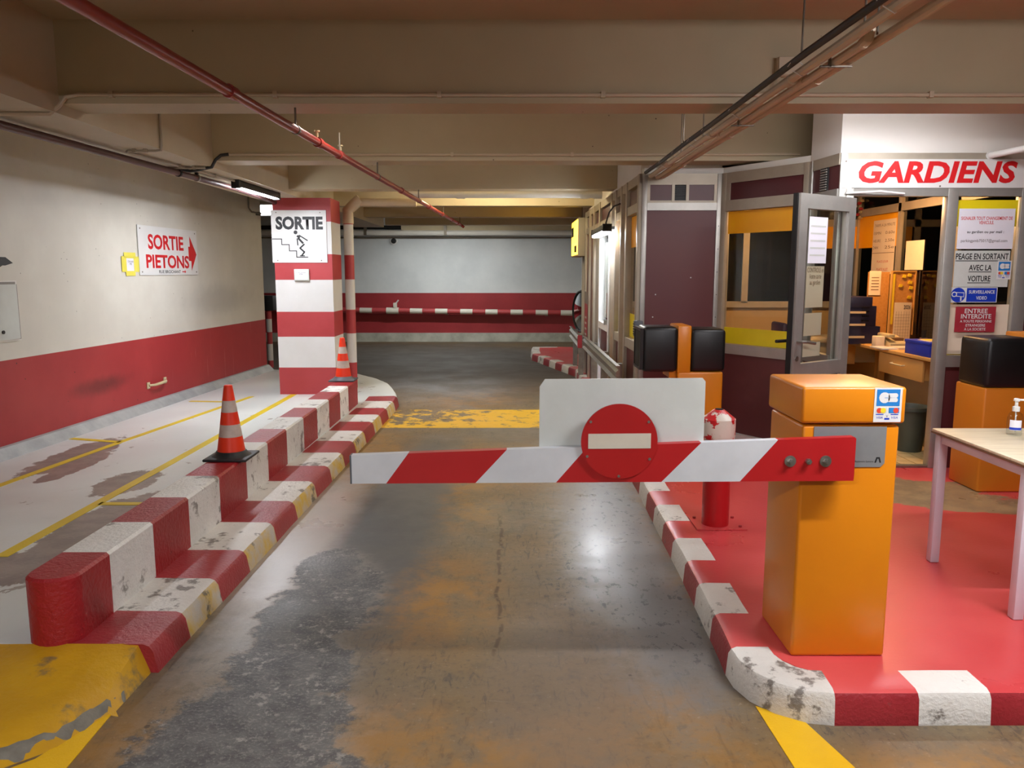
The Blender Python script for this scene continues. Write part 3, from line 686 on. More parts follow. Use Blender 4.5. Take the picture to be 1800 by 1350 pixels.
tag(dbox('notice', .15, .37, 1.66, 1.98, .003, .005, M['paper']), 'crumpled white notice taped to the glass')
for a, b in ((1.66, 1.34), (1.33, 1.14), (1.12, .99)): tag(dbox('notice', .16, .37, b + .01, a - .02, -.006, -.004, M['paper_w']), 'cream notice on the back of the glass')
text('notice_lettering', 'CONTROLE en\nVotre carte\nau gardien', (.165, .365, 1.5, 1.63), FD, M['brown'], dr, z=-.003)
for k in range(5): dbox('notice_lettering', .17, .35, 1.71 + k * .05, 1.722 + k * .05, .005, .0055, M['board'])
MB(FD).tube([(.04, 1.12, .03), (.04, 1.12, .075), (.055, 1.12, .085), (.17, 1.105, .085)], .011, 10).build('handle', M['steel'], dr)
MB(FD).tube([(.04, 1.12, -.02), (.04, 1.12, -.06), (-.06, 1.12, -.07)], .012, 10).build('handle', M['blackmat'], dr)
MB(FD).disc(.04, 1.0, .018, .03, .036, 14).build('lock', M['steel'], dr)
c = MB().tube([(2.42, 5.83, 2.165), (2.66, 5.80, 2.175), (2.84, 5.82, 2.16)], .008, 8).build('door_closer_arm', M['white'], bt)

# bulkheads over the booth
struct(MB(FA).box(2.375, 8.9, 2.452, CEIL, -.1, 0).build('trim_1', M['bulk']), 'white bulkhead above the red lettered sign')
struct(MB(FV).box(0, LV, 2.452, CEIL, -.08, 0).build('trim_2', M['bulk']), 'narrow white return of the bulkhead')
struct(MB(FR).box(0, LR, 2.452, CEIL, -.12, -.06).build('trim_3', M['bulk']), 'white bulkhead above the side of the booth')
struct(MB(FP).box(0, LP, 2.452, 2.6, -.08, -.02).build('trim_4', M['girder']), 'cream strip above the maroon panel of the booth')

# ------------------------------------------------------------------ signs and notices
def board_sign(name, F, x0, x1, y0, y1, label, face, cat='sign', th=.006, group=None):
    o = F @ Vector(((x0 + x1) / 2, y0, 0)); r = thing(name, o, label, cat, group)
    MB(F).box(x0, x1, y0, y1, 0, th).build('panel', face, r); return r
def letters(r, s, box, F, m, th=.006, **k): return text('lettering', s, box, F, m, r, z=th + .0008, **k)
FS = FA @ Matrix.Translation((0, 0, .012))
s = board_sign('sign_board', FS, 2.39, 3.83, 2.203, 2.405, 'long white fascia sign with slanted red capitals above the booth door', M['white'])
letters(s, 'GARDIENS', (2.505, 3.65, 2.236, 2.392), FS, M['red_print'], bold=.035, shear=.18)
for x in (2.41, 3.1): MB(FS).disc(x, 2.39 if x < 3 else 2.215, .006, .006, .009, 8).build('screw', M['wire'], s)
FG = FA @ Matrix.Translation((0, 0, .004))
s = board_sign('notice', FG, 3.262, 3.672, 1.767, 2.057, 'white typed notice on the booth window about reporting a vehicle change', M['paper'], 'notice', .001)
letters(s, 'SIGNALER TOUT CHANGEMENT DE\nVEHICULE.', (3.28, 3.655, 1.945, 2.0), FG, M['red_print'], .001, bold=.01)
letters(s, 'au gardien ou par mail :', (3.33, 3.6, 1.875, 1.90), FG, M['black_print'], .001, bold=.015)
letters(s, 'parkingpmb75017@gmail.com', (3.29, 3.63, 1.81, 1.838), FG, M['grey_print'], .001)
s = board_sign('notice', FG, 3.256, 3.66, 1.49, 1.755, 'grey sheet with underlined black capitals about paying when leaving', M['board'], 'notice', .001)
for st, bx in (('PEAGE EN SORTANT', (3.262, 3.65, 1.69, 1.735)), ('AVEC LA', (3.365, 3.533, 1.61, 1.652)), ('VOITURE', (3.362, 3.53, 1.53, 1.572))):
    letters(s, st, bx, FG, M['black_print'], .001, bold=.02); MB(FG).box(bx[0], bx[1], bx[2] - .012, bx[2] - .007, .001, .0018).build('underline', M['black_print'], s)
FG2 = FG @ Matrix.Translation((0, 0, .0012))
def card_sticker(F, x0, x1, y0, y1, parent):
    w, h = x1 - x0, y1 - y0; X = lambda f: x0 + w * f; Y = lambda f: y0 + h * f
    st = MB(F).box(x0, x1, y0, y1, 0, .001).build('card_sticker', M['white'], parent); tag(st, 'white sticker with a blue card emblem')
    q = lambda a, b, c, d, m, n='emblem': MB(F).box(X(a), X(b), Y(c), Y(d), .001, .0015).build(n, m, st)
    q(.08, .92, .47, .95, M['cb_blue'])
    def arcp(cx, cy, r, a0, a1, n=14): return [(X(cx) + r * w * math.cos(math.radians(a0 + (a1 - a0) * k / n)), Y(cy) + r * w * math.sin(math.radians(a0 + (a1 - a0) * k / n))) for k in range(n + 1)]
    MB(F).prism(arcp(.36, .71, .2, 0, 360), .0015, .002).build('emblem', M['white'], st)
    MB(F).prism([(X(.5), Y(.715)), (X(.78), Y(.715))] + arcp(.76, .775, .085, -80, 80, 8) + [(X(.5), Y(.835))], .0015, .002).build('emblem', M['white'], st)
    MB(F).prism([(X(.5), Y(.585)), (X(.78), Y(.585))] + arcp(.76, .645, .085, -80, 80, 8) + [(X(.5), Y(.705))], .0015, .002).build('emblem', M['white'], st)
    MB(F).box(X(.36), X(.5), Y(.704), Y(.716), .002, .0024).build('emblem', M['cb_blue'], st)
    for a, c1, c2, bg in ((.08, M['card_red'], M['key_yel'], M['board']), (.54, M['cb_blue'], M['card_red'], M['cb_blue'])):
        q(a, a + .38, .26, .42, bg)
        MB(F).disc(X(a + .12), Y(.34), .1 * w, .0015, .002, 14).build('emblem', c1, st); MB(F).disc(X(a + .26), Y(.34), .1 * w, .0015, .0021, 14).build('emblem', c2, st)
    for a in (.08, .62): q(a, a + .28, .21, .235, M['blue_print']); text('lettering', 'VISA', (X(a + .03), X(a + .26), Y(.1), Y(.17)), F, M['blue_print'], st, z=.0016, shear=.2)
    q(.4, .58, .07, .12, M['blue_print']); text('lettering', 'V', (X(.45), X(.53), Y(.14), Y(.21)), F, M['grey_print'], st, z=.0016)
    return st
M['cb_blue'] = paint('card_blue', '#1f6fb8', '#2a7fc4', .4, 9); M['card_red'] = paint('card_red', '#d0402c', '#d84a34', .4, 5)
s2 = thing('card_payment_sticker', FG2 @ Vector((3.625, 1.545, 0)), 'small white and blue card sticker on the booth window', 'sticker')
card_sticker(FG2, 3.574, 3.677, 1.545, 1.681, s2)
s = board_sign('sign_board', FG, 3.245, 3.59, 1.376, 1.487, 'blue video surveillance sign with a camera pictogram on the booth window', M['white'], 'sign', .0012)
MB(FG).disc(3.301, 1.431, .054, .0012, .002, 28).build('pictogram', M['blue_print'], s)
MB(FG).prism([(3.285, 1.42), (3.345, 1.415), (3.345, 1.45), (3.285, 1.452)], .002, .0026).build('pictogram', M['white'], s)
MB(FG).prism([(3.292, 1.425), (3.34, 1.42), (3.34, 1.445), (3.292, 1.447)], .0026, .003).build('pictogram', M['blue_print'], s)
MB(FG).disc(3.272, 1.436, .02, .002, .0028, 16).build('pictogram', M['white'], s); MB(FG).disc(3.272, 1.436, .013, .0028, .0032, 16).build('pictogram', M['blue_print'], s)
MB(FG).prism([(3.318, 1.388), (3.328, 1.388), (3.328, 1.42), (3.318, 1.42)], .002, .0026).build('pictogram', M['white'], s)
MB(FG).box(3.364, 3.584, 1.381, 1.482, .0012, .002).build('field', M['blue_print'], s)
letters(s, 'SURVEILLANCE', (3.378, 3.57, 1.441, 1.466), FG, M['white'], .002, bold=.02); letters(s, 'VIDEO', (3.435, 3.515, 1.397, 1.422), FG, M['white'], .002, bold=.02)
M['ent_red'] = paint('faded_red_print', '#9c2733', '#a8303c', .45, 12)
s = board_sign('sign_board', FG, 3.293, 3.592, 1.157, 1.345, 'red no entry notice in white capitals taped to the booth window', M['ent_red'], 'sign', .0015)
for st, bx in (('ENTREE', (3.36, 3.53, 1.296, 1.33)), ('INTERDITE', (3.335, 3.56, 1.257, 1.29)), ('A TOUTE PERSONNE', (3.33, 3.565, 1.228, 1.246)), ('ETRANGERE', (3.375, 3.52, 1.197, 1.217)), ('A LA SOCIETE', (3.365, 3.525, 1.168, 1.188))):
    letters(s, st, bx, FG, M['white'], .0015, bold=.015)
# pedestrian exit sign on the left wall
p0, p1 = Vector(LW(8.43, 0)), Vector(LW(9.775, 0)); FL = frame(p0, p1 - p0, (wn.x, wn.y, 0)) @ Matrix.Translation((0, 0, .006)); wl = (p1 - p0).length
s = board_sign('sign_board', FL, 0, wl, 1.565, 2.095, 'white pedestrian exit sign with red capitals and arrow on the left wall', M['white'])
letters(s, 'SORTIE', (.2, 1.0, 1.845, 2.01), FL, M['red_print'], bold=.03); letters(s, 'PIETONS', (.14, 1.12, 1.64, 1.79), FL, M['red_print'], bold=.03)
letters(s, 'RUE BROCHANT', (.4, .9, 1.585, 1.62), FL, M['black_print'], bold=.01)
MB(FL).prism([(1.12, 1.73), (1.18, 1.73), (1.18, 1.62), (1.32, 1.81), (1.16, 2.02), (1.16, 1.9), (1.12, 1.9)], .006, .008).build('arrow', M['red_print'], s)
MB(FL).prism([(.94, 1.597), (1.0, 1.597), (1.0, 1.585), (1.03, 1.603), (1.0, 1.62), (1.0, 1.609), (.94, 1.609)], .006, .008).build('arrow', M['red_print'], s)
for x in (.05, wl - .05):
    for y in (1.6, 2.06): MB(FL).disc(x, y, .008, .006, .009, 8).build('screw', M['wire'], s)
s = board_sign('taped_note', FL, -.27, -.06, 1.605, 1.78, 'small white note held by yellow tape strips beside the red lettered sign', M['paper'], 'note', .001)
for x0, x1, y0, y1 in ((-.33, -.24, 1.6, 1.76), (-.1, .0, 1.6, 1.76), (-.28, -.06, 1.74, 1.80), (-.26, -.08, 1.56, 1.61)): MB(FL).box(x0, x1, y0, y1, .001, .0018).build('tape', M['tape_y'], s)
letters(s, 'Côté droite\nPMR', (-.215, -.11, 1.67, 1.72), FL, M['grey_print'], .001)
# stairs exit sign on the column
FC = frame((0, 9.48, 0), (1, 0, 0), (0, -1, 0)) @ Matrix.Translation((0, 0, .004))
s = board_sign('sign_board', FC, -2.852, -2.2, 1.71, 2.322, 'white exit sign with a figure descending stairs on the striped column', M['white'])
letters(s, 'SORTIE', (-2.8, -2.24, 2.095, 2.25), FC, M['black_print'], bold=.045)
def bar(pts, r=.009):
    mb = MB(FC)
    for a, b in zip(pts[:-1], pts[1:]):
        a, b = Vector(a), Vector(b); d_ = (b - a).normalized(); nn = Vector((-d_.y, d_.x)) * r; e = d_ * r * .6
        mb.prism([tuple(a - nn - e), tuple(b - nn + e), tuple(b + nn + e), tuple(a + nn - e)], .006, .0072)
    return mb.build('pictogram', M['black_print'], s)
bar([(-2.845, 1.987), (-2.735, 1.987), (-2.735, 1.921), (-2.648, 1.921), (-2.648, 1.848), (-2.563, 1.848), (-2.563, 1.774), (-2.43, 1.774)], .005)
MB(FC).disc(-2.567, 2.065, .023, .006, .0072, 20).build('pictogram', M['black_print'], s)
bar([(-2.545, 2.02), (-2.525, 2.005)], .013); bar([(-2.525, 2.03), (-2.43, 1.97)], .007); bar([(-2.55, 1.99), (-2.545, 1.915)], .007)
bar([(-2.535, 1.995), (-2.485, 1.94)], .012); bar([(-2.47, 1.925), (-2.52, 1.88), (-2.47, 1.835), (-2.5, 1.795)], .009); bar([(-2.52, 1.79), (-2.47, 1.79)], .006)
for x in (-2.79, -2.27):
    for y in (1.735, 2.295): MB(FC).disc(x, y, .007, .006, .009, 8).build('screw', M['wire'], s)
s = thing('switch_box', (-2.505, 9.47, 1.5), 'small white box with a printed note on the striped column', 'box')
MB(FC).box(-2.598, -2.42, 1.497, 1.634, 0, .03, 0, .006).build('body', M['board'], s); MB(FC).box(-2.585, -2.435, 1.51, 1.625, .03, .032).build('note', M['paper'], s)
text('lettering', 'Côté droite\nPMR', (-2.565, -2.46, 1.565, 1.6), FC, M['grey_print'], s, z=.0328)

# ------------------------------------------------------------------ automatic barrier
bar_ = thing('barrier_gate', (1.26, 3.05, .12), 'orange barrier cabinet with a lowered red and white arm and no entry disc', 'barrier')
def taper(name, x0, x1, y0, y1, z0, z1, m, parent, bev=.012):
    return MB().box(x0, x1, y0, y1, z0, z1, 0, bev, 3).build(name, m, parent)
taper('cabinet', 1.083, 1.445, 2.872, 3.235, .12, 1.035, M['orange'], bar_)
taper('hood', 1.073, 1.458, 2.862, 3.245, 1.042, 1.18, M['orange'], bar_)
FB = frame((0, 2.872, 0), (1, 0, 0), (0, -1, 0))
pt = MB(FB).prism([(1.125, .89), (1.14, .876), (1.38, .876), (1.395, .89), (1.395, 1.03), (1.125, 1.03)], 0, .003).build('front_plate', M['plate'], bar_)
text('lettering', 'Automatic Systems', (1.283, 1.353, .893, .901), FB, M['black_print'], pt, z=.0035)
MB(FB).prism([(1.357, .893), (1.363, .893), (1.367, .908), (1.372, .908), (1.376, .893), (1.382, .893), (1.376, .914), (1.363, .914)], .003, .0036).build('logo', M['black_print'], pt)
card_sticker(FB @ Matrix.Translation((0, 0, .0105)), 1.338, 1.44, 1.049, 1.178, bar_)
MB().box(1.06, 1.074, 2.98, 3.02, .62, .63).build('scratch', M['kerb_red'], bar_) if False else None
FM = frame((0, 2.83, 0), (1, 0, 0), (0, -1, 0))
def armtop(x): return .938 + (x + .586) / (1.245 + .586) * (1.006 - .938)
def armbot(x): return .832 + (x + .586) / (1.245 + .586) * .011
cuts = [((-.586, -.586)), ((-.378, -.461)), ((-.019, -.134)), ((.275, .161)), ((.688, .547)), ((.967, .834)), ((1.245, 1.25))]
mb = MB(FM)
for i in range(6):
    (t0_, b0_), (t1_, b1_) = cuts[i], cuts[i + 1]
    mb.prism([(b0_, armbot(b0_)), (b1_, armbot(b1_)), (t1_, armtop(t1_)), (t0_, armtop(t0_))], 0, .035, 'z', 0 if i % 2 == 0 else 1)
arm = mb.build('arm', [M['arm_white'], M['arm_red']], bar_)
MB(FM).box(-.592, -.586, .832, .938, -.002, .037).build('end_cap', M['rubber_g'], arm)
MB(FM).prism([(1.245, .842), (1.253, .848), (1.253, 1.0), (1.245, 1.006)], -.002, .03).build('end_plate', M['arm_red'], arm)
MB(FM).prism([(.9, .86), (1.24, .86), (1.24, .98), (.9, .98)], -.042, 0).build('mounting_plate', M['steel'], arm)
for x, big in ((1.014, 1), (1.079, 0), (1.143, 1)):
    b = MB(FM)
    if big: b.disc(x, .917, .021, .035, .039, 24)
    b.disc(x, .917, .011, .035, .05, 6); b.disc(x, .917, .006, .05, .056, 10); b.build('bolt', M['steel'], arm)
bd = MB(FM).prism([(.1, .84), (.705, .84), (.705, 1.205), (.695, 1.217), (.12, 1.213), (.101, 1.185)], -.012, -.001).build('back_board', M['board'], bar_)
tag(bd, 'plain grey white rectangular board standing up behind the arm')
dc = MB(FM).disc(.389, .991, .1385, .036, .044, 64).build('no_entry_disc', M['disc_red'], bar_)
tag(dc, 'round red no entry disc')
MB(FM).prism([(.276, .965), (.503, .967), (.503, 1.022), (.276, 1.02)], .044, .0455).build('bar', M['disc_bar'], dc)
for a in (35, 145, 205, 330, 270): MB(FM).disc(.389 + .128 * math.cos(math.radians(a)), .991 + .128 * math.sin(math.radians(a)), .005, .044, .047, 10).build('screw', M['steel'], dc)

# ------------------------------------------------------------------ ticket terminals
tm_ = thing('ticket_terminal', (1.43, 6.05, .12), 'orange ticket terminal with two black hoods behind the barrier board', 'terminal')
MB().box(1.255, 1.60, 5.9, 6.25, .12, .85, 0, .015, 3).build('pedestal', M['orange'], tm_)
MB().box(1.25, 1.352, 5.9, 6.22, .84, 1.2, 0, .01, 2).build('spine', M['orange'], tm_)
hl = MB().box(.985, 1.25, 5.89, 6.2, .85, 1.19, 0, .03, 3).build('hood', M['black'], tm_)
MB().box(.97, .99, 5.92, 6.17, .88, 1.16).build('recess', M['hollow'], hl)
fr = MB(); fr.box(.965, .99, 5.895, 5.915, .87, 1.18); fr.box(.965, .99, 6.18, 6.195, .87, 1.18); fr.box(.965, .99, 5.915, 6.18, 1.16, 1.18); fr.box(.965, .99, 5.915, 6.18, .865, .885)
fr.build('lip', M['black'], hl)
MB().box(1.352, 1.612, 5.89, 6.2, .855, 1.175, 0, .03, 3).build('hood', M['black'], tm_)
MB().box(1.2, 1.26, 5.95, 6.2, .8, .86).build('bracket', M['orange'], tm_)
tr = thing('ticket_terminal', (3.35, 5.36, .12), 'scuffed orange ticket terminal with one black hood under the booth window', 'terminal')
MB().box(3.15, 3.62, 5.17, 5.52, .12, .835, 0, .014, 3).build('pedestal', M['orange_old'], tr)
MB().box(3.145, 3.47, 5.165, 5.5, .83, 1.165, 0, .03, 3).build('hood', M['black'], tr)
MB().box(3.47, 3.62, 5.17, 5.52, .83, 1.19, 0, .012, 2).build('spine', M['orange_old'], tr)

# ------------------------------------------------------------------ bollard, table, bottle, cones
b = thing('bollard', (1.2, 4.48, .12), 'short red steel bollard with a flaking red and white cap', 'bollard')
MB().lathe([(.078, .008), (.078, .535)], (1.2, 4.48, .12), 28).build('post', M['bol_red'], b)
MB().lathe([(.076, .5), (.076, .57)], (1.2, 4.48, .12), 28).build('neck', M['board'], b) if False else None
MB().lathe([(.0785, .49), (.0785, .535)], (1.2, 4.48, .12), 28).build('neck', M['board'], b)
MB().lathe([(.094, .525), (.096, .53), (.096, .64), (.036, .688), (.03, .692)], (1.2, 4.48, .12), 28).build('cap', M['bol_cap'], b)
MB().lathe([(.024, .692), (.022, .696)], (1.2, 4.48, .12), 14).build('hole', M['hollow'], b)
MB().box(1.07, 1.36, 4.37, 4.62, .1215, .128).build('base_plate', M['island'], b)
for x, y in ((1.33, 4.41), (1.33, 4.58), (1.1, 4.58)): MB().lathe([(.01, 0), (.01, .01)], (x, y, .128), 8).build('bolt', M['kerb_red'], b)
tb = thing('table', (2.58, 3.55, .12), 'pale wood topped table with slim light metal legs beside the barrier cabinet', 'table')
MB().box(2.14, 3.0, 3.12, 3.93, .797, .812, 0, .004, 2).build('tabletop', [M['table_top']], tb)
MB().box(2.138, 3.002, 3.118, 3.932, .79, .797).build('edge_band', M['brown'], tb)
for x in (2.15, 2.955):
    for y in (3.19, 3.865): MB().box(x, x + .045, y, y + .045, .1215, .79, 0, .004, 2).build('leg', M['table_leg'], tb)
for y in (3.21, 3.88): MB().box(2.195, 2.955, y, y + .02, .745, .79).build('apron', M['table_leg'], tb)
for x in (2.16, 2.97): MB().box(x, x + .02, 3.235, 3.865, .745, .79).build('apron', M['table_leg'], tb)
bo = thing('sanitiser_bottle', (2.45, 3.76, .812), 'clear pump bottle with a white spout and paper label on the table', 'bottle')
MB().lathe([(.03, 0), (.034, .006), (.034, .085), (.028, .105), (.015, .118), (.013, .125)], (2.45, 3.76, .812), 24).build('body', M['clearplast'], bo)
def arc_label(name, r, z0, z1, m):
    a = [math.radians(200 + k * 10) for k in range(10)]; c0 = (2.45, 3.76, .812); mb = MB()
    mb.add([(c0[0] + r * math.cos(t_), c0[1] + r * math.sin(t_), c0[2] + z) for z in (z0, z1) for t_ in a], [(k, k + 1, k + 11, k + 10) for k in range(9)]); mb.build(name, m, bo)
arc_label('label', .0345, .028, .078, M['paper'])
arc_label('label_band', .0348, .03, .042, M['blue_print'])
MB().lathe([(.016, .118), (.016, .14), (.008, .143), (.007, .165), (.014, .168), (.014, .178), (.01, .181)], (2.45, 3.76, .812), 16).build('pump', M['white'], bo)
MB().tube([(2.45, 3.76, .986), (2.49, 3.75, .986), (2.51, 3.745, .978)], .005, 8).build('spout', M['white'], bo)
MB().tube([(2.45, 3.76, .93), (2.455, 3.76, .825)], .003, 6).build('dip_tube', M['white'], bo)
def cone(c, label, basem, tilt=0):
    t = thing('traffic_cone', c, label, 'cone', 'traffic cones on the low wall')
    MB().box(c[0] - .14, c[0] + .14, c[1] - .14, c[1] + .14, c[2], c[2] + .018, 0, .007, 2).build('base', basem, t)
    MB().lathe([(.125, .018), (.105, .03), (.092, .05)], c, 28).build('collar', basem, t)
    R = lambda z: .088 - (z - .045) / (.48 - .045) * (.088 - .026)
    zs = [.045, .145, .225, .305, .38, .455, .475]
    b_ = MB(); b_.lathe([(R(z), z) for z in zs] + [(.02, .48)], c, 28, 0, [0, 1, 0, 1, 0, 0, 0]); b_.build('cone', [M['cone_or'], M['cone_wh']], t)
    return t
cone((-1.835, 5.02, .398), 'orange traffic cone on a black rubber base midway along the low striped wall', M['rubber'])
cone((-1.885, 8.7, .398), 'orange traffic cone on a grey rubber base by the striped column', M['rubber_g'])

# ------------------------------------------------------------------ guard rails
def rail(name, y0, y1, x0, x1, zt, label, grp):
    r = thing(name, ((x0 + x1) / 2, (y0 + y1) / 2, .12), label, 'guard rail', grp)
    dx = lambda y: x0 + (x1 - x0) * (y - y0) / (y1 - y0)
    pr = [(-.04, .0), (-.015, .03), (-.04, .06), (-.04, .10), (-.015, .125), (-.04, .155), (-.035, .16), (.0, .16), (.0, 0)]
    mb = MB(); n = len(pr); vs = [(dx(y0) + a, y0, zt - .16 + b_) for a, b_ in pr] + [(dx(y1) + a, y1, zt - .16 + b_) for a, b_ in pr]
    mb.add(vs, [(k, n + k, n + (k + 1) % n, (k + 1) % n) for k in range(n)] + [tuple(range(n)), tuple(range(2 * n - 1, n - 1, -1))]); mb.build('beam', M['steel'], r)
    k = 0
    y = y0 + .35
    while y < y1:
        MB().box(dx(y) + .0, dx(y) + .07, y, y + .06, .1215, zt - .02).build('post', M['steel'], r); y += 1.15
    return r
rail('guard_rail', 7.2, 10.7, 1.0, 1.0, .74, 'bright steel guard rail in front of the booth side', 'steel guard rails')
r_ = rail('guard_rail', 10.95, 12.9, .96, .98, .72, 'dull steel guard rail with a red end further along the lane', 'steel guard rails')
MB().box(.915, .975, 10.9, 10.949, .55, .725).build('end_plate', M['kerb_red'], r_)

# ------------------------------------------------------------------ pipes, conduits and cables
def rp(y, z=2.40): return (-1.306 + .038 * (y - 2.57), y, z)
p = thing('sprinkler_pipe', rp(6), 'long red sprinkler pipe hung below the ceiling beams along the lane', 'pipe')
MB().tube([rp(-3.5), rp(3.65), rp(9), rp(13.7)], .024, 14).build('pipe', M['pipe_red'], p)
for y in (1.9, 3.68, 5.08, 5.6, 8.0, 9.9, 11.2, 12.4, 13.2): MB().tube([rp(y - .035), rp(y + .035)], .031, 14).build('coupling', M['pipe_red'], p)
MB().tube([rp(13.66), rp(13.7), (rp(13.7)[0] + .06, 13.72, 2.36)], .022, 10).build('elbow', M['pipe_red'], p)
for y in (4.62, 5.6, 6.86, 9.1, 11.35, 13.6):
    c_ = rp(y); MB().tube([(c_[0], y, 2.42), (c_[0], y, BB if y not in (5.6,) else 2.55)], .006, 8).build('hanger', M['wire'], p)
    MB().tube([rp(y - .012), rp(y + .012)], .028, 14).build('clamp', M['wire'], p)
for y in (5.05, 5.62):
    c_ = rp(y); h = MB().lathe([(.008, .02), (.008, .06), (.018, .062), (.018, .07)], (c_[0], y, c_[2]), 10).build('sprinkler_head', M['bone'], p)
p = thing('maroon_pipe', (-2.9, 5, 2.40), 'dark maroon pipe running under the girder beside the left wall', 'pipe')
MB().tube([(-3.17, RY0 + .1, 2.42), (-2.89, 4.4, 2.42), (-2.74, 8.0, 2.42), (-2.86, 11, 2.41)], .026, 12).build('pipe', M['pipe_mar'], p)
for y, x in ((1.0, -3.0), (6.75, -2.79), (7.1, -2.775)):
    MB().box(x - .012, x + .012, y - .015, y + .015, 2.44, GB).build('bracket', M['blackmat'], p); MB().tube([(x, y - .012, 2.42), (x, y + .012, 2.42)], .033, 12).build('clamp', M['blackmat'] if y != 7.1 else M['steel'], p)
def conduit(pts, r, label, m, clips=(), name='conduit', cat='conduit'):
    q = thing(name, pts[0], label, cat)
    MB().tube(pts, r, 10).build('tube', m, q)
    for c_ in clips: MB().box(c_[0] - .012, c_[0] + .012, c_[1] - r * 1.6, c_[1] + r * 1.3, c_[2] - r * 1.5, c_[2] + r * 1.5).build('clip', m, q)
    return q
conduit([(-4.0, 4.44, 2.452), (-2.62, 4.45, 2.452), (-2.53, 4.46, 2.455), (-2.478, 4.47, 2.50), (-2.45, 4.49, 2.55), (-2.38, 4.495, 2.566), (0, 4.495, 2.563), (8.8, 4.495, 2.566)], .011,
        'cream conduit along the foot of the nearest visible beam', M['pipe_cream'], [(x, 4.497, 2.564) for x in (-2.2, -1.3, -.4, .5, 1.4, 2.3, 3.0)])
conduit([(-2.36, 6.745, 2.57), (0, 6.745, 2.566), (2.4, 6.745, 2.57)], .011, 'cream conduit along the foot of the second beam', M['pipe_cream'], [(x, 6.747, 2.568) for x in (-1.5, -.5, .5, 1.5)])
conduit([(-2.74, 6.69, 2.44), (-2.66, 6.68, 2.425), (-2.56, 6.69, 2.445), (-2.49, 6.7, 2.46), (-2.46, 6.71, 2.52), (-2.42, 6.73, 2.56), (-2.36, 6.745, 2.57)], .013, 'short black flexible cable bridging the girder and the second beam', M['cable'], name='flexible_cable', cat='cable')
conduit([(-2.485, 5.75, 2.95), (-2.485, 5.75, 2.49), (-2.49, 5.75, 2.455), (-2.53, 5.75, 2.45), (-2.72, 5.75, 2.45), (-2.76, 5.8, 2.45), (-2.62, 7.6, 2.45)], .009, 'thin grey conduit bending under the girder to the black lamp', M['alu_beige'],
        [(-2.6, 5.75, 2.452), (-2.68, 5.75, 2.452), (-2.7, 6.55, 2.452), (-2.65, 7.2, 2.452)])
conduit([(-2.9, 6.66, 2.45), (-2.53, 6.66, 2.45)], .011, 'short grey conduit under the girder before the black lamp', M['alu_beige'], [(-2.62, 6.66, 2.452)])
def bundle(x, z, r, y0, y1, label, m=None, wob=0):
    n = 14; pts = [(x + (math.sin(i * 1.7) * wob), y0 + (y1 - y0) * i / n, z + (math.cos(i * 2.1) * wob)) for i in range(n + 1)]
    return conduit(pts, r, label, m or M['pipe_cream'])
c1 = bundle(1.205, 2.425, .020, -3.5, 7.0, 'cream conduit beside the black cable in the bundle over the right kerb')
c2 = bundle(1.262, 2.412, .018, 2.95, 7.0, 'middle cream conduit of the bundle, starting at an upturned elbow')
MB().tube([(1.262, 2.97, 2.412), (1.262, 2.93, 2.42), (1.262, 2.92, 2.45), (1.262, 2.92, 2.475)], .021, 10).build('elbow', M['pipe_cream'], c2)
c3 = bundle(1.315, 2.42, .019, -3.5, 7.0, 'outermost cream conduit of the bundle over the right kerb')
for q, x in ((c1, 1.205), (c2, 1.262), (c3, 1.315)):
    for y in (3.55, 4.9, 6.2): MB().tube([(x, y - .03, 2.42), (x, y + .03, 2.42)], .024, 12).build('sleeve', M['pipe_cream'], q)
bc = bundle(1.165, 2.455, .015, -3.5, 7.0, 'black cable tied along the conduit bundle', M['cable'], .006)
for y in (2.6, 3.4, 4.3, 4.9, 5.3, 5.8, 6.3): MB().tube([(1.14, y, 2.44), (1.165, y, 2.474), (1.2, y, 2.45), (1.222, y, 2.42), (1.2, y, 2.402), (1.16, y, 2.425)], .002, 5).build('cable_tie', M['white'], bc)
for (x, y, zb, lb) in ((1.16, 3.3, 2.45, 'single hanger rod beside the black cable before the nearest beam'), (1.235, 2.9, 2.43, 'first of two close hanger rods at the conduit elbow'), (1.29, 2.92, 2.43, 'second of two close hanger rods at the conduit elbow'), (1.14, 5.4, 2.45, 'pale hanger wire behind the nearest beam, left of three'), (1.2, 5.75, 2.44, 'hanger wire behind the nearest beam, middle of three'), (1.34, 5.7, 2.42, 'hanger wire behind the nearest beam, right of three')):
    tag(MB().tube([(x, y, zb), (x + .003, y, CEIL)], .004, 6).build('hanger_rod', M['wire']), lb, 'rod', 'rods over the conduit bundle')
for y in (3.2, 4.45):
    br = MB(); br.box(1.2, 1.325, y, y + .012, 2.39, 2.396); br.box(1.236, 1.242, y, y + .018, 2.388, 2.47); tag(br.build('conduit_bracket', M['wire']), 'steel cradle under the conduits by the upturned elbow' if y < 4 else 'steel cradle under the conduits at the nearest beam', 'bracket', 'cradles under the conduits')
j = thing('junction_box', (1.5, 4.5, 2.66), 'square cream junction box on the face of the nearest beam', 'box')
MB().box(1.44, 1.57, 4.455, 4.51, 2.655, 2.755, 0, .008).build('body', M['pipe_cream'], j); MB().box(1.445, 1.565, 4.447, 4.455, 2.66, 2.75).build('lid', M['pipe_cream'], j)
MB().tube([(1.46, 4.47, 2.66), (1.44, 4.46, 2.6), (1.42, 4.48, 2.575)], .006, 6).build('lead', M['pipe_cream'], j)
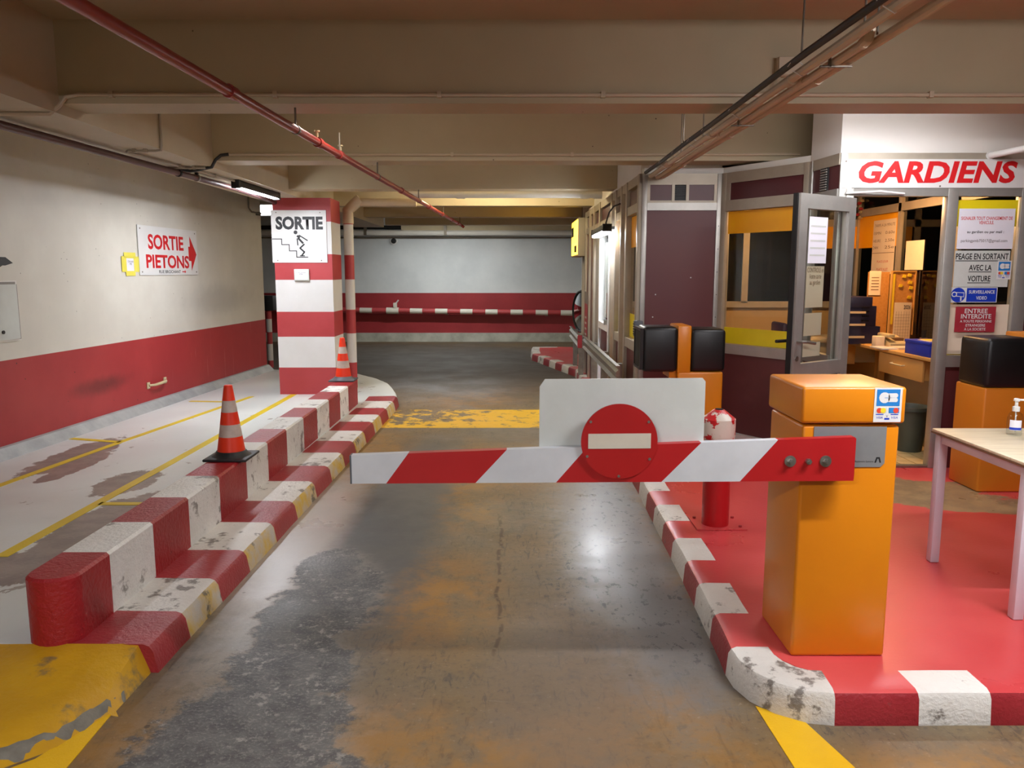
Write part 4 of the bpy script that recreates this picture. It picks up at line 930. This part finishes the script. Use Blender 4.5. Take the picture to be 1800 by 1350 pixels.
# pvc drain behind the third beam
q = thing('pvc_pipe', (0, 9.4, 2.46), 'white horizontal drain pipe behind the third beam', 'pipe')
MB().tube([(-1.2, 9.4, 2.5), (1.02, 9.4, 2.5)], .045, 14).build('pipe', M['pipe_white'], q)
for x in (-1.15, -.6, .85, 1.0): MB().tube([(x - .05, 9.4, 2.5), (x + .05, 9.4, 2.5)], .053, 14).build('coupling', M['pipe_white'], q)
# far wall services
q = thing('striped_pipe', (-1, 18.08, .7), 'maroon water pipe with white bands along the far wall', 'pipe')
MB().tube([(-6, 18.08, .76), (1.55, 18.08, .665)], .06, 14).build('pipe', M['col_red'], q)
zz = lambda x: .76 - (x + 6) / 7.55 * .095
for k in range(10):
    x = -3.35 + k * .576
    if k not in (1,): MB().tube([(x - .14, 18.08, zz(x - .14)), (x + .14, 18.08, zz(x + .14))], .063, 14).build('band', M['pipe_white'], q)
v = MB().tube([(-2.88, 18.08, zz(-2.88)), (-2.6, 18.08, zz(-2.6))], .075, 14).build('valve', M['pipe_white'], q)
MB().box(-2.72, -2.64, 18.02, 18.14, .78, .9, 0, .01).build('bonnet', M['pipe_white'], v); MB().tube([(-2.68, 18.08, .86), (-2.6, 18.05, .96)], .018, 8).build('lever', M['white'], v)
for x in (-4.5, -1.5, .8): MB().box(x - .03, x + .03, 18.08, 18.24, zz(x) - .08, zz(x) - .055).build('bracket', M['wire'], q)
q = thing('pale_pipe', (-1, 17.9, 2.45), 'pale grey pipe across the top of the far wall', 'pipe')
MB().tube([(-8.8, 18.0, 2.47), (1.55, 18.0, 2.47)], .06, 14).build('pipe', M['bulk'], q)
for x in (-3.3, -1.5): MB().box(x - .03, x + .03, 17.93, 18.0, 2.42, CEIL).build('hanger', M['wire'], q)
tag(MB().tube([(-8.8, 18.14, 2.60), (1.5, 18.14, 2.60)], .045, 12).build('black_pipe', M['blackmat']), 'black pipe across the top of the far wall above the pale one', 'pipe')
tag(MB().tube([(-8.8, 18.18, 2.37), (1.5, 18.18, 2.37)], .014, 8).build('wall_cable', M['wire']), 'thin cable clipped across the far wall under the pale pipe', 'cable')
q = thing('dome_camera', (-2.7, 18.2, 2.25), 'small round security camera on the far wall', 'camera')
FF = frame((-2.7, 18.24, 2.3), (1, 0, 0), (0, -1, 0)); MB(FF).disc(0, 0, .085, 0, .05, 24).build('base', M['white'], q); MB(FF).lathe([(.06, .05), (.055, .08), (.03, .1)], (0, 0, 0), 18).build('dome', M['blackmat'], q)

# ------------------------------------------------------------------ left wall fittings
h0, h1 = Vector(LW(8.46, .375)), Vector(LW(8.82, .385)); n3 = Vector((wn.x, wn.y, 0))
q = thing('grab_handle', LW(8.64, .34, .02), 'brass coloured grab handle screwed to the red band of the left wall', 'handle')
MB().tube([tuple(h0 + n3 * .012), tuple(h0 + n3 * .05 + Vector((.004, .06, 0))), tuple(h0.lerp(h1, .5) + n3 * .06), tuple(h1 + n3 * .05 - Vector((.004, .06, 0))), tuple(h1 + n3 * .012)], [.012, .014, .016, .014, .012], 10).build('grip', M['bone'], q)
for h in (h0, h1):
    FH = frame(h, wdir.to_3d() if hasattr(wdir, 'to_3d') else (wdir.x, wdir.y, 0), n3); pp = MB(FH).box(-.03, .03, -.035, .035, 0, .012, 0, .004).build('plate', M['bone'], q)
    for yy in (-.022, .022): MB(FH).disc(0, yy, .006, .012, .015, 8).build('screw', M['white'], pp)
q0 = Vector(LW(5.2, 0)); FQ = frame(q0, (wdir.x, wdir.y, 0), n3)
q = thing('wall_cupboard', LW(5.8, 1.04), 'pale grey flush cupboard door in the left wall at the picture edge', 'cupboard')
MB(FQ).box(.2, 1.32, 1.04, 1.53, .001, .012).build('surround', M['wall_grey'] if 'wall_grey' in M else M['bulk'], q); dd = MB(FQ).box(.22, 1.3, 1.055, 1.5, .012, .022).build('door', M['board'], q)
MB(FQ).box(1.3, 1.318, 1.05, 1.5, .012, .014).build('gap', M['sign_grey'], q); MB(FQ).box(.22, 1.3, 1.5, 1.52, .012, .014).build('gap', M['sign_grey'], q)
MB(FQ).disc(1.1, 1.12, .015, .022, .03, 10).build('knob', M['blackmat'], dd)
q = thing('floodlight', LW(6.35, 1.7, .1), 'small black floodlight with a cable on the left wall above the cupboard', 'lamp')
MB(FQ).prism([(.85, 1.66), (1.06, 1.65), (1.15, 1.67), (1.07, 1.715), (.85, 1.72)], .03, .12).build('head', M['blackmat'], q); MB(FQ).box(.85, .97, 1.63, 1.66, .002, .1).build('bracket', M['sign_grey'], q)
MB(FQ).tube([(1.08, 1.655, .08), (1.0, 1.6, .05), (.9, 1.54, .02)], .005, 6).build('cable', M['cable'], q)
q = thing('wall_bracket', LW(11.6, 2.4, .02), 'thin pipe bracket at the top of the far end of the left wall', 'bracket')
MB().tube([LW(11.4, 2.75, .03), LW(11.4, 2.5, .03), LW(11.45, 2.45, .05), LW(11.8, 2.45, .05)], .012, 8).build('tube', M['wire'], q)
MB().box(-3.8, -3.7, 11.72, 11.8, 2.42, 2.47).build('clamp', M['wire'], q)
q = thing('striped_post', (-4.07, 13.2, 0), 'slim red and white post with a black box on top behind the left wall end', 'post')
mb = MB()
for i, (a, b_) in enumerate(zip([.0, .12, .4, .6, .82, .96][:-1], [.12, .4, .6, .82, .96])): mb.lathe([(.045, a), (.045, b_)], (-4.08, 13.2, 0), 14, i % 2)
mb.build('post', [M['col_red'], M['col_white']], q); MB().box(-4.19, -3.97, 13.1, 13.3, .96, 1.21, 0, .01).build('box', M['blackmat'], q)
q = thing('ceiling_light_panel', (-4.66, 15, 2.65), 'bright white light panel seen in the gap left of the striped column', 'lamp')
MB().box(-4.95, -4.4, 14.9, 15.0, 2.63, 2.84).build('housing', M['white'], q); MB().box(-4.93, -4.42, 14.89, 14.9, 2.65, 2.82).build('diffuser', emit('panel_light', '#f6fbff', 6), q)

# ------------------------------------------------------------------ booth side fittings
q = thing('light_box_sign', (1.05, 12.5, 1.83), 'yellow illuminated box sign projecting beside the booth', 'sign')
MB().box(.985, 1.13, 11.9, 13.1, 1.835, 2.40, 0, .008).build('case', M['girder'], q)
MB().box(.978, .985, 11.93, 13.07, 1.86, 2.38).build('face', emit('light_box_face', '#ffc431', 4.5), q)
for y, z0, z1 in ((12.1, 1.9, 2.0), (12.65, 2.15, 2.3)): MB().box(.973, .978, y, y + .35, z0, z1).build('print', M['blackmat'], q)
MB().tube([(1.05, 12.0, 2.40), (1.05, 12.0, CEIL)], .008, 8).build('hanger', M['wire'], q)
q = thing('round_mirror', (1.08, 12.9, .6), 'round safety mirror with a dark rim seen edge on at the end of the booth', 'mirror')
FMi = frame((1.19, 13.3, .94), (0.35, -1, 0), (-1, -.35, 0))
MB(FMi).tube([(.34 * math.cos(2 * math.pi * k / 32), .34 * math.sin(2 * math.pi * k / 32), .02) for k in range(33)], .022, 8, cap=False).build('rim', M['blackmat'], q)
MB(FMi).lathe([(.33, .02), (.25, .045), (.12, .062), (.02, .066)], (0, 0, 0), 32).build('glass', M['mirror'], q); MB(FMi).disc(0, 0, .05, -.1, .02, 12).build('arm', M['wire'], q)
FQ2 = FR @ Matrix.Translation((0, 0, .031)); y0, y1 = ry(10.42), ry(9.98)
q = board_sign('poster', FQ2, ry(11.45), ry(11.12), .55, 1.15, 'red printed panel low on the booth side past the glazed door', M['ent_red'], 'sign', .004)
for k in range(4): MB(FQ2).box(ry(11.4), ry(11.2), .7 + k * .08, .73 + k * .08, .004, .005).build('print', M['board'], q)
MB(FQ2).box(ry(11.45), ry(11.12), 1.15, 1.32, 0, .004).build('plate', M['sign_grey'], q)
q = thing('intercom', (1.1, 7.02, 1.0), 'small dark grey ribbed intercom box on the booth corner post', 'box')
MB().box(1.085, 1.16, 6.96, 7.03, 1.03, 1.17, 0, .006).build('body', M['rubber_g'], q)
for k in range(5): MB().box(1.08, 1.086, 6.97, 7.02, 1.05 + k * .022, 1.058 + k * .022).build('rib', M['blackmat'], q)
MB().box(1.1, 1.12, 7.0, 7.03, .78, 1.0).build('strip', M['ent_red'], q)
lamp2 = [o for o in bpy.data.objects if o.name.startswith('batten_lamp') and abs(o.location.y - 8.95) < .1]
q = thing('lamp_lead', (1.05, 8.4, 2.1), 'black lead looping from the booth frame to the side lamp', 'cable')
MB().tube([(1.09, 8.1, 2.28), (1.05, 8.25, 2.27), (1.02, 8.4, 2.22), (1.0, 8.5, 2.12), (1.0, 8.5, 2.085)], .009, 8).build('lead', M['cable'], q)
q = thing('lamp_bracket_arm', (3.45, 5.83, 2.43), 'white tubular arm reaching out above the fascia sign', 'arm')
MB().tube([(3.447, 5.835, 2.43), (3.58, 5.5, 2.45), (3.75, 5.15, 2.46), (3.95, 4.9, 2.46)], .022, 12).build('tube', M['white'], q); MB(FA).disc(3.447, 2.43, .03, .012, .02, 14).build('flange', M['white'], q)

# ------------------------------------------------------------------ inside the guard booth
DZ = .9
q = thing('desk', (3.4, 8.4, .125), 'beige office desk at the back of the guard booth', 'desk')
MB().box(3.0, 3.86, 8.15, 8.9, DZ - .03, DZ, 0, .004).build('top', M['wood_g'], q); MB().box(3.02, 3.84, 8.18, 8.2, .66, DZ - .03).build('front_panel', M['wood_g'], q)
MB().box(3.0, 3.06, 8.16, 8.88, .125, DZ - .03).build('side_panel', M['wood'], q); MB().box(3.47, 3.57, 8.13, 8.18, .65, .89).build('corner_block', M['wood'], q)
MB().box(3.8, 3.86, 8.16, 8.88, .125, DZ - .03).build('side_panel', M['wood'], q)
q = thing('side_desk', (3.65, 7.2, .125), 'wooden side desk with a drawer along the booth window', 'desk')
MB().box(3.42, 3.86, 6.35, 8.12, DZ - .03, DZ, 0, .004).build('top', M['wood'], q)
MB().box(3.46, 3.84, 6.55, 7.3, .69, DZ - .035).build('drawer_case', M['wood'], q)
dw = MB().box(3.44, 3.46, 6.53, 7.32, .68, DZ - .04, 0, .003).build('drawer', M['wood'], q); MB().tube([(3.44, 6.83, .79), (3.415, 6.83, .785), (3.415, 7.05, .785), (3.44, 7.05, .79)], .007, 8).build('handle', M['bone'], dw)
for y in (6.4, 8.05): MB().box(3.8, 3.85, y, y + .05, .125, DZ - .03).build('leg', M['wood'], q)
MB().box(3.36, 3.5, 7.1, 7.35, DZ, DZ + .012).build('pull_shelf', M['white'], q)
q = thing('blue_box', (3.56, 6.6, DZ), 'bright blue card box on the side desk', 'box')
MB().box(3.43, 3.72, 6.42, 6.83, DZ + .001, DZ + .12, 0, .003).build('body', M['blue_box'], q); MB().box(3.425, 3.725, 6.415, 6.835, DZ + .1, DZ + .124, 0, .002).build('lid', M['blue_box'], q)
tag(MB().box(3.47, 3.64, 6.5, 6.7, DZ + .1245, DZ + .128).build('paper_sheet', M['paper_w']), 'loose sheet of paper on the blue box', 'paper')
tag(MB().box(3.5, 3.6, 6.6, 6.72, DZ + .1285, DZ + .131).build('sticky_note', M['film_y']), 'yellow sticky note on the sheet on the blue box', 'note')
q = thing('corkboard', (3.8, 7.6, DZ), 'tall corkboard with yellow notes above the side desk', 'board')
MB().box(3.64, 3.855, 7.58, 7.6, 1.0, 1.6).build('cork', M['cork'], q)
for a in ((3.63, 3.64, 1.0, 1.6), (3.855, 3.865, 1.0, 1.6), (3.63, 3.865, 1.6, 1.612)): MB().box(a[0], a[1], 7.57, 7.6, a[2], a[3]).build('frame', M['wood'], q)
MB().box(3.645, 3.665, 7.572, 7.579, 1.1, 1.58).build('note', M['key_yel'], q)
for x, z in ((3.75, 1.56), (3.72, 1.47), (3.81, 1.5), (3.82, 1.45), (3.81, 1.36), (3.8, 1.57)): MB().prism([(x - .02, z - .012), (x + .015, z - .016), (x + .02, z + .012), (x - .01, z + .016)], 7.57, 7.578, 'y').build('note', M['key_yel'], q)
MB().box(3.66, 3.84, 7.566, 7.58, .915, 1.005).build('foot', M['wood'], q)
q = thing('wall_calendar', (3.76, 7.56, DZ), 'paper calendar for 2026 below the corkboard notes', 'calendar')
FK = frame((0, 7.565, 0), (1, 0, 0), (0, -1, 0)); MB(FK).box(3.67, 3.835, .93, 1.31, 0, .002).build('sheet', M['paper_w'], q); text('lettering', '2026', (3.76, 3.825, 1.245, 1.285), FK, M['grey_print'], q, bold=.02, z=.0026)
for k in range(9): MB(FK).box(3.68, 3.825, .96 + k * .029, .9615 + k * .029, .002, .0024).build('rule', M['brown'], q)
for k in range(6): MB(FK).box(3.69 + k * .025, 3.6915 + k * .025, .95, 1.225, .002, .0024).build('rule', M['brown'], q)
q = thing('corkboard', (3.68, 7.95, DZ), 'plain corkboard with one printed card behind the desk trays', 'board')
MB().box(3.58, 3.79, 7.95, 7.97, DZ + .02, 1.6).build('cork', M['cork'], q); MB().box(3.585, 3.7, 7.94, 7.95, 1.37, 1.61).build('card', M['paper_w'], q); MB().box(3.58, 3.79, 7.94, 7.98, DZ, DZ + .02).build('foot', M['wood'], q)
for k in range(5): MB().box(3.605, 3.68, 7.938, 7.94, 1.42 + k * .03, 1.427 + k * .03).build('print', M['brown'], q)
q = thing('letter_tray', (3.5, 7.75, DZ), 'navy stacked letter trays on the desk', 'tray')
MB().box(3.40, 3.575, 7.72, 7.93, DZ + .17, DZ + .37, 0, .006).build('tray', M['navy'], q); MB().box(3.29, 3.5, 7.65, 8.05, DZ + .36, DZ + .46, 0, .006).build('tray', M['navy'], q); MB().box(3.25, 3.40, 7.66, 8.05, DZ + .002, DZ + .36).build('tray', M['navy'], q)
for k in range(3): MB().box(3.43, 3.5, 7.712, 7.72, DZ + .22 + k * .045, DZ + .232 + k * .045).build('slot', M['hollow'], q); MB().box(3.26, 3.44, 7.65, 7.66, DZ + .06 + k * .12, DZ + .08 + k * .12).build('shelf', M['wood_g'], q)
MB().box(3.4, 3.62, 7.72, 7.93, DZ + .002, DZ + .17).build('plinth', M['navy'], q)
q = thing('desk_phone', (3.63, 7.4, DZ), 'beige desk telephone in front of the corkboards', 'telephone')
MB().prism([(7.28, DZ + .001), (7.55, DZ + .001), (7.55, DZ + .1), (7.28, DZ + .04)], 3.52, 3.7, 'x').build('body', M['bone'], q); MB().box(3.51, 3.57, 7.3, 7.54, DZ + .09, DZ + .125, 0, .01).build('handset', M['bone'], q); MB().box(3.6, 3.68, 7.36, 7.46, DZ + .06, DZ + .085).build('keypad', M['brown'], q)
tag(MB().box(3.43, 3.51, 7.37, 7.47, DZ + .001, DZ + .1, 0, .006).build('card_box', M['paper_w']), 'small cream cardboard box beside the desk telephone', 'box')
q = thing('pen_cup', (3.8, 7.25, DZ), 'brown cup holding a few pens on the side desk', 'cup')
MB().lathe([(.03, 0), (.034, .1)], (3.78, 7.2, DZ), 16).build('cup', M['brown'], q)
for k in range(4): MB().tube([(3.77 + k * .007, 7.2, DZ + .03), (3.76 + k * .014, 7.19 + k * .006, DZ + .17)], .004, 6).build('pen', M['blackmat'], q)
q = thing('glasses_case', (3.62, 7.05, DZ), 'dark rounded case on the side desk', 'case')
MB().tube([(3.56, 7.05, DZ + .035), (3.6, 7.05, DZ + .04), (3.72, 7.05, DZ + .04), (3.76, 7.05, DZ + .03)], [.02, .04, .04, .02], 12).build('shell', M['bin'], q); MB().box(3.6, 3.72, 7.005, 7.012, DZ + .03, DZ + .045).build('clasp', M['bone'], q)
tag(MB().prism([(3.5, 6.86), (3.72, 6.9), (3.74, 6.98), (3.5, 6.93)], DZ + .001, DZ + .04).build('stapler', M['blackmat']), 'long black stapler lying beside the blue box', 'stapler')
for k, (x, y, a) in enumerate(((3.1, 8.25, .2), (3.3, 8.3, -.3), (3.62, 7.17, .0), (3.70, 7.715, .0))):
    s_ = MB(Matrix.Translation((x, y, DZ)) @ Matrix.Rotation(a, 4, 'Z')); s_.box(-.12, .12, -.09, .09, .001 + k * .0005, .012 + k * .004)
    tag(s_.build('paper_stack', M['paper_w']), ['paper pile on the left of the back desk', 'paper pile in the middle of the back desk', 'paper pile before the small cardboard box', 'paper pile between the letter trays and the telephone'][k], 'papers', 'paper piles on the desks')
q = thing('price_list', (3.88, 8.3, 1.58), 'tall orange tinted price list hung on the inner booth window', 'notice')
FPx = frame((3.884, 0, 0), (0, -1, 0), (-1, 0, 0)); MB(FPx).box(-8.58, -8.08, 1.58, 2.14, 0, .002).build('sheet', M['paper_w'], q)
for st, bx, m in (('TARIFS A LA MINUTE', (-8.55, -8.1, 2.07, 2.1), M['brown']), ('15MN', (-8.56, -8.4, 1.99, 2.02), M['brown']), ('0.60e', (-8.3, -8.1, 1.99, 2.02), M['brown']), ('HEURE', (-8.56, -8.4, 1.91, 1.94), M['brown']), ('2.50e', (-8.3, -8.1, 1.91, 1.94), M['brown']), ('24H', (-8.56, -8.45, 1.84, 1.87), M['brown']), ('25e', (-8.3, -8.1, 1.84, 1.87), M['brown']), ('PLACE JOUR', (-8.45, -8.2, 1.69, 1.72), M['red_print']), ('PLACE NUIT', (-8.45, -8.2, 1.61, 1.64), M['red_print'])): text('lettering', st, bx, FPx, m, q, z=.0026)
MB(FPx).box(-8.57, -8.09, 1.795, 1.80, .002, .003).build('rule', M['brown'], q)
q = board_sign('notice', frame((3.884, 0, 0), (0, -1, 0), (-1, 0, 0)), -7.85, -7.5, 1.62, 1.9, 'cream notice on the inner window between the price list and the door', M['paper_w'], 'notice', .002)
q = thing('waste_bin', (3.3, 6.35, .13), 'grey green waste bin just inside the booth door', 'bin')
MB().lathe([(.10, .001), (.135, .34), (.15, .345), (.15, .375), (.142, .375), (.13, .35), (.09, .02)], (3.3, 6.4, .131), 24).build('body', M['bin'], q)
q = thing('flower_garland', (3.6, 8.85, 2.2), 'small dried flower cluster at the top of the inner corner post', 'flowers')
for k in range(7): MB().lathe([(.008, 0), (.028, .012), (.02, .03), (.004, .036)], (3.83 + random.uniform(-.04, .04), 8.86 + random.uniform(-.03, .03), 2.18 + k * .03), 7).build('flower', M['ent_red'] if k % 2 else M['bone'], q)
q = thing('white_bag', (3.78, 6.6, DZ), 'small white plastic bag at the end of the side desk', 'bag')
MB().lathe([(.05, .001), (.065, .05), (.055, .12), (.025, .17), (.03, .2)], (3.79, 6.55, DZ), 14).build('body', M['white'], q)
q = thing('swivel_chair', (2.9, 7.9, .13), 'dark office chair in the shade under the booth desk', 'chair')
for k in range(5):
    a = 2 * math.pi * k / 5; MB().tube([(2.9, 7.9, .2), (2.9 + .26 * math.cos(a), 7.9 + .26 * math.sin(a), .16)], .02, 8).build('leg', M['blackmat'], q)
MB().tube([(2.9, 7.9, .2), (2.9, 7.9, .55)], .03, 10).build('column', M['blackmat'], q); MB().box(2.68, 3.12, 7.68, 8.12, .55, .63, 0, .03).build('seat', M['navy'], q); MB().box(2.66, 2.72, 7.72, 8.08, .72, 1.1, 0, .025).build('backrest', M['navy'], q); MB().box(2.665, 2.7, 7.87, 7.93, .6, .75).build('back_support', M['blackmat'], q)

# ------------------------------------------------------------------ lamps
def batten(name, a, b, w, h, label, strength, housing, color='#ffffff', drop=.022):
    a, b = Vector(a), Vector(b); F = frame(a, b - a, (0, 0, -1) if False else ((b - a).cross(Vector((0, 0, 1)))).normalized()); L = (b - a).length
    t = thing(name, (a + b) / 2, label, 'lamp')
    MB(F).box(0, L, 0, h, -w / 2, w / 2, 0, .004).build('housing', housing, t)
    for x in (0, L - .05): MB(F).box(x, x + .05, -.012, h + .005, -w / 2 - .003, w / 2 + .003).build('end_cap', housing, t)
    MB(F).box(.06, L - .06, -drop, 0, -w / 2 + .008, w / 2 - .008).build('diffuser', emit(name + '_light', color, strength), t)
    return t
batten('batten_lamp', (-2.62, 7.62, 2.40), (-2.6, 8.9, 2.40), .07, .06, 'black LED batten lamp under the girder beside the striped column', E_LED_L, M['blackmat'], '#f4f7ff', .006)
batten('batten_lamp', (.99, 8.3, 2.03), (1.0, 9.6, 2.03), .09, .06, 'black LED batten lamp fixed to the booth side above the glazed door', E_LED_R, M['blackmat'], '#f1f6ff', .028)
lr = bpy.data.objects['batten_lamp.001']
for y in (8.5, 9.4): MB().box(1.03, 1.1, y, y + .03, 2.05, 2.08).build('bracket', M['blackmat'], lr)
def tube_lamp(a, b, label, strength, color, top):
    a, b = Vector(a), Vector(b); d_ = (b - a).normalized(); t = thing('tube_lamp', (a + b) / 2, label, 'lamp')
    MB().tube([tuple(a), tuple(b)], .02, 10).build('tube', emit('tube_light', color, strength), t)
    for p in (a, b):
        MB().tube([tuple(p - d_ * .03), tuple(p + d_ * .03)], .026, 10).build('end_cap', M['white'], t)
        MB().box(p.x - .012, p.x + .012, p.y - .012, p.y + .012, p.z + .02, top).build('bracket', M['white'], t)
    return t
batten('batten_lamp', (1.38, 2.1, 2.44), (2.78, 2.1, 2.44), .09, .07, 'white batten lamp hung over the barrier cabinet', E_ENTRY, M['white'], '#f6f5fa', .014)
batten('batten_lamp', (1.6, 5.15, 2.68), (3.1, 5.15, 2.68), .09, .07, 'white batten lamp hung in front of the booth fascia sign', E_SIGN, M['white'], '#fbfaff', .012)
tube_lamp((-1.0, 10.3, 2.67), (.5, 10.3, 2.67), 'bare white tube lamp between the third and fourth beams', E_MID, '#ffecc0', CEIL)
batten('batten_lamp', (-2.4, 16.3, 2.62), (-.4, 16.3, 2.62), .12, .07, 'white batten lamp before the far wall', E_FAR, M['white'], '#f3f7f6', .01)
batten('batten_lamp', (-1.5, 5.15, 2.68), (-.1, 5.15, 2.68), .09, .07, 'added unseen fill lamp over the lane behind the nearest beam', E_LANE_FILL, M['white'], '#fff6ea', .014)  # added fill out of view, brightens the lane and the second beam
batten('batten_lamp', (-1.9, -.6, 2.46), (-.3, -.6, 2.46), .09, .07, 'added unseen fill lamp hung behind the camera', E_BACK_FILL, M['white'], '#f6f5fa', .012)  # added fill behind the camera for front light, no known source
batten('booth_lamp', (2.7, 7.3, 2.385), (3.6, 7.3, 2.385), .12, .06, 'warm ceiling lamp inside the guard booth', E_BOOTH, M['white'], '#ffc080', .03)
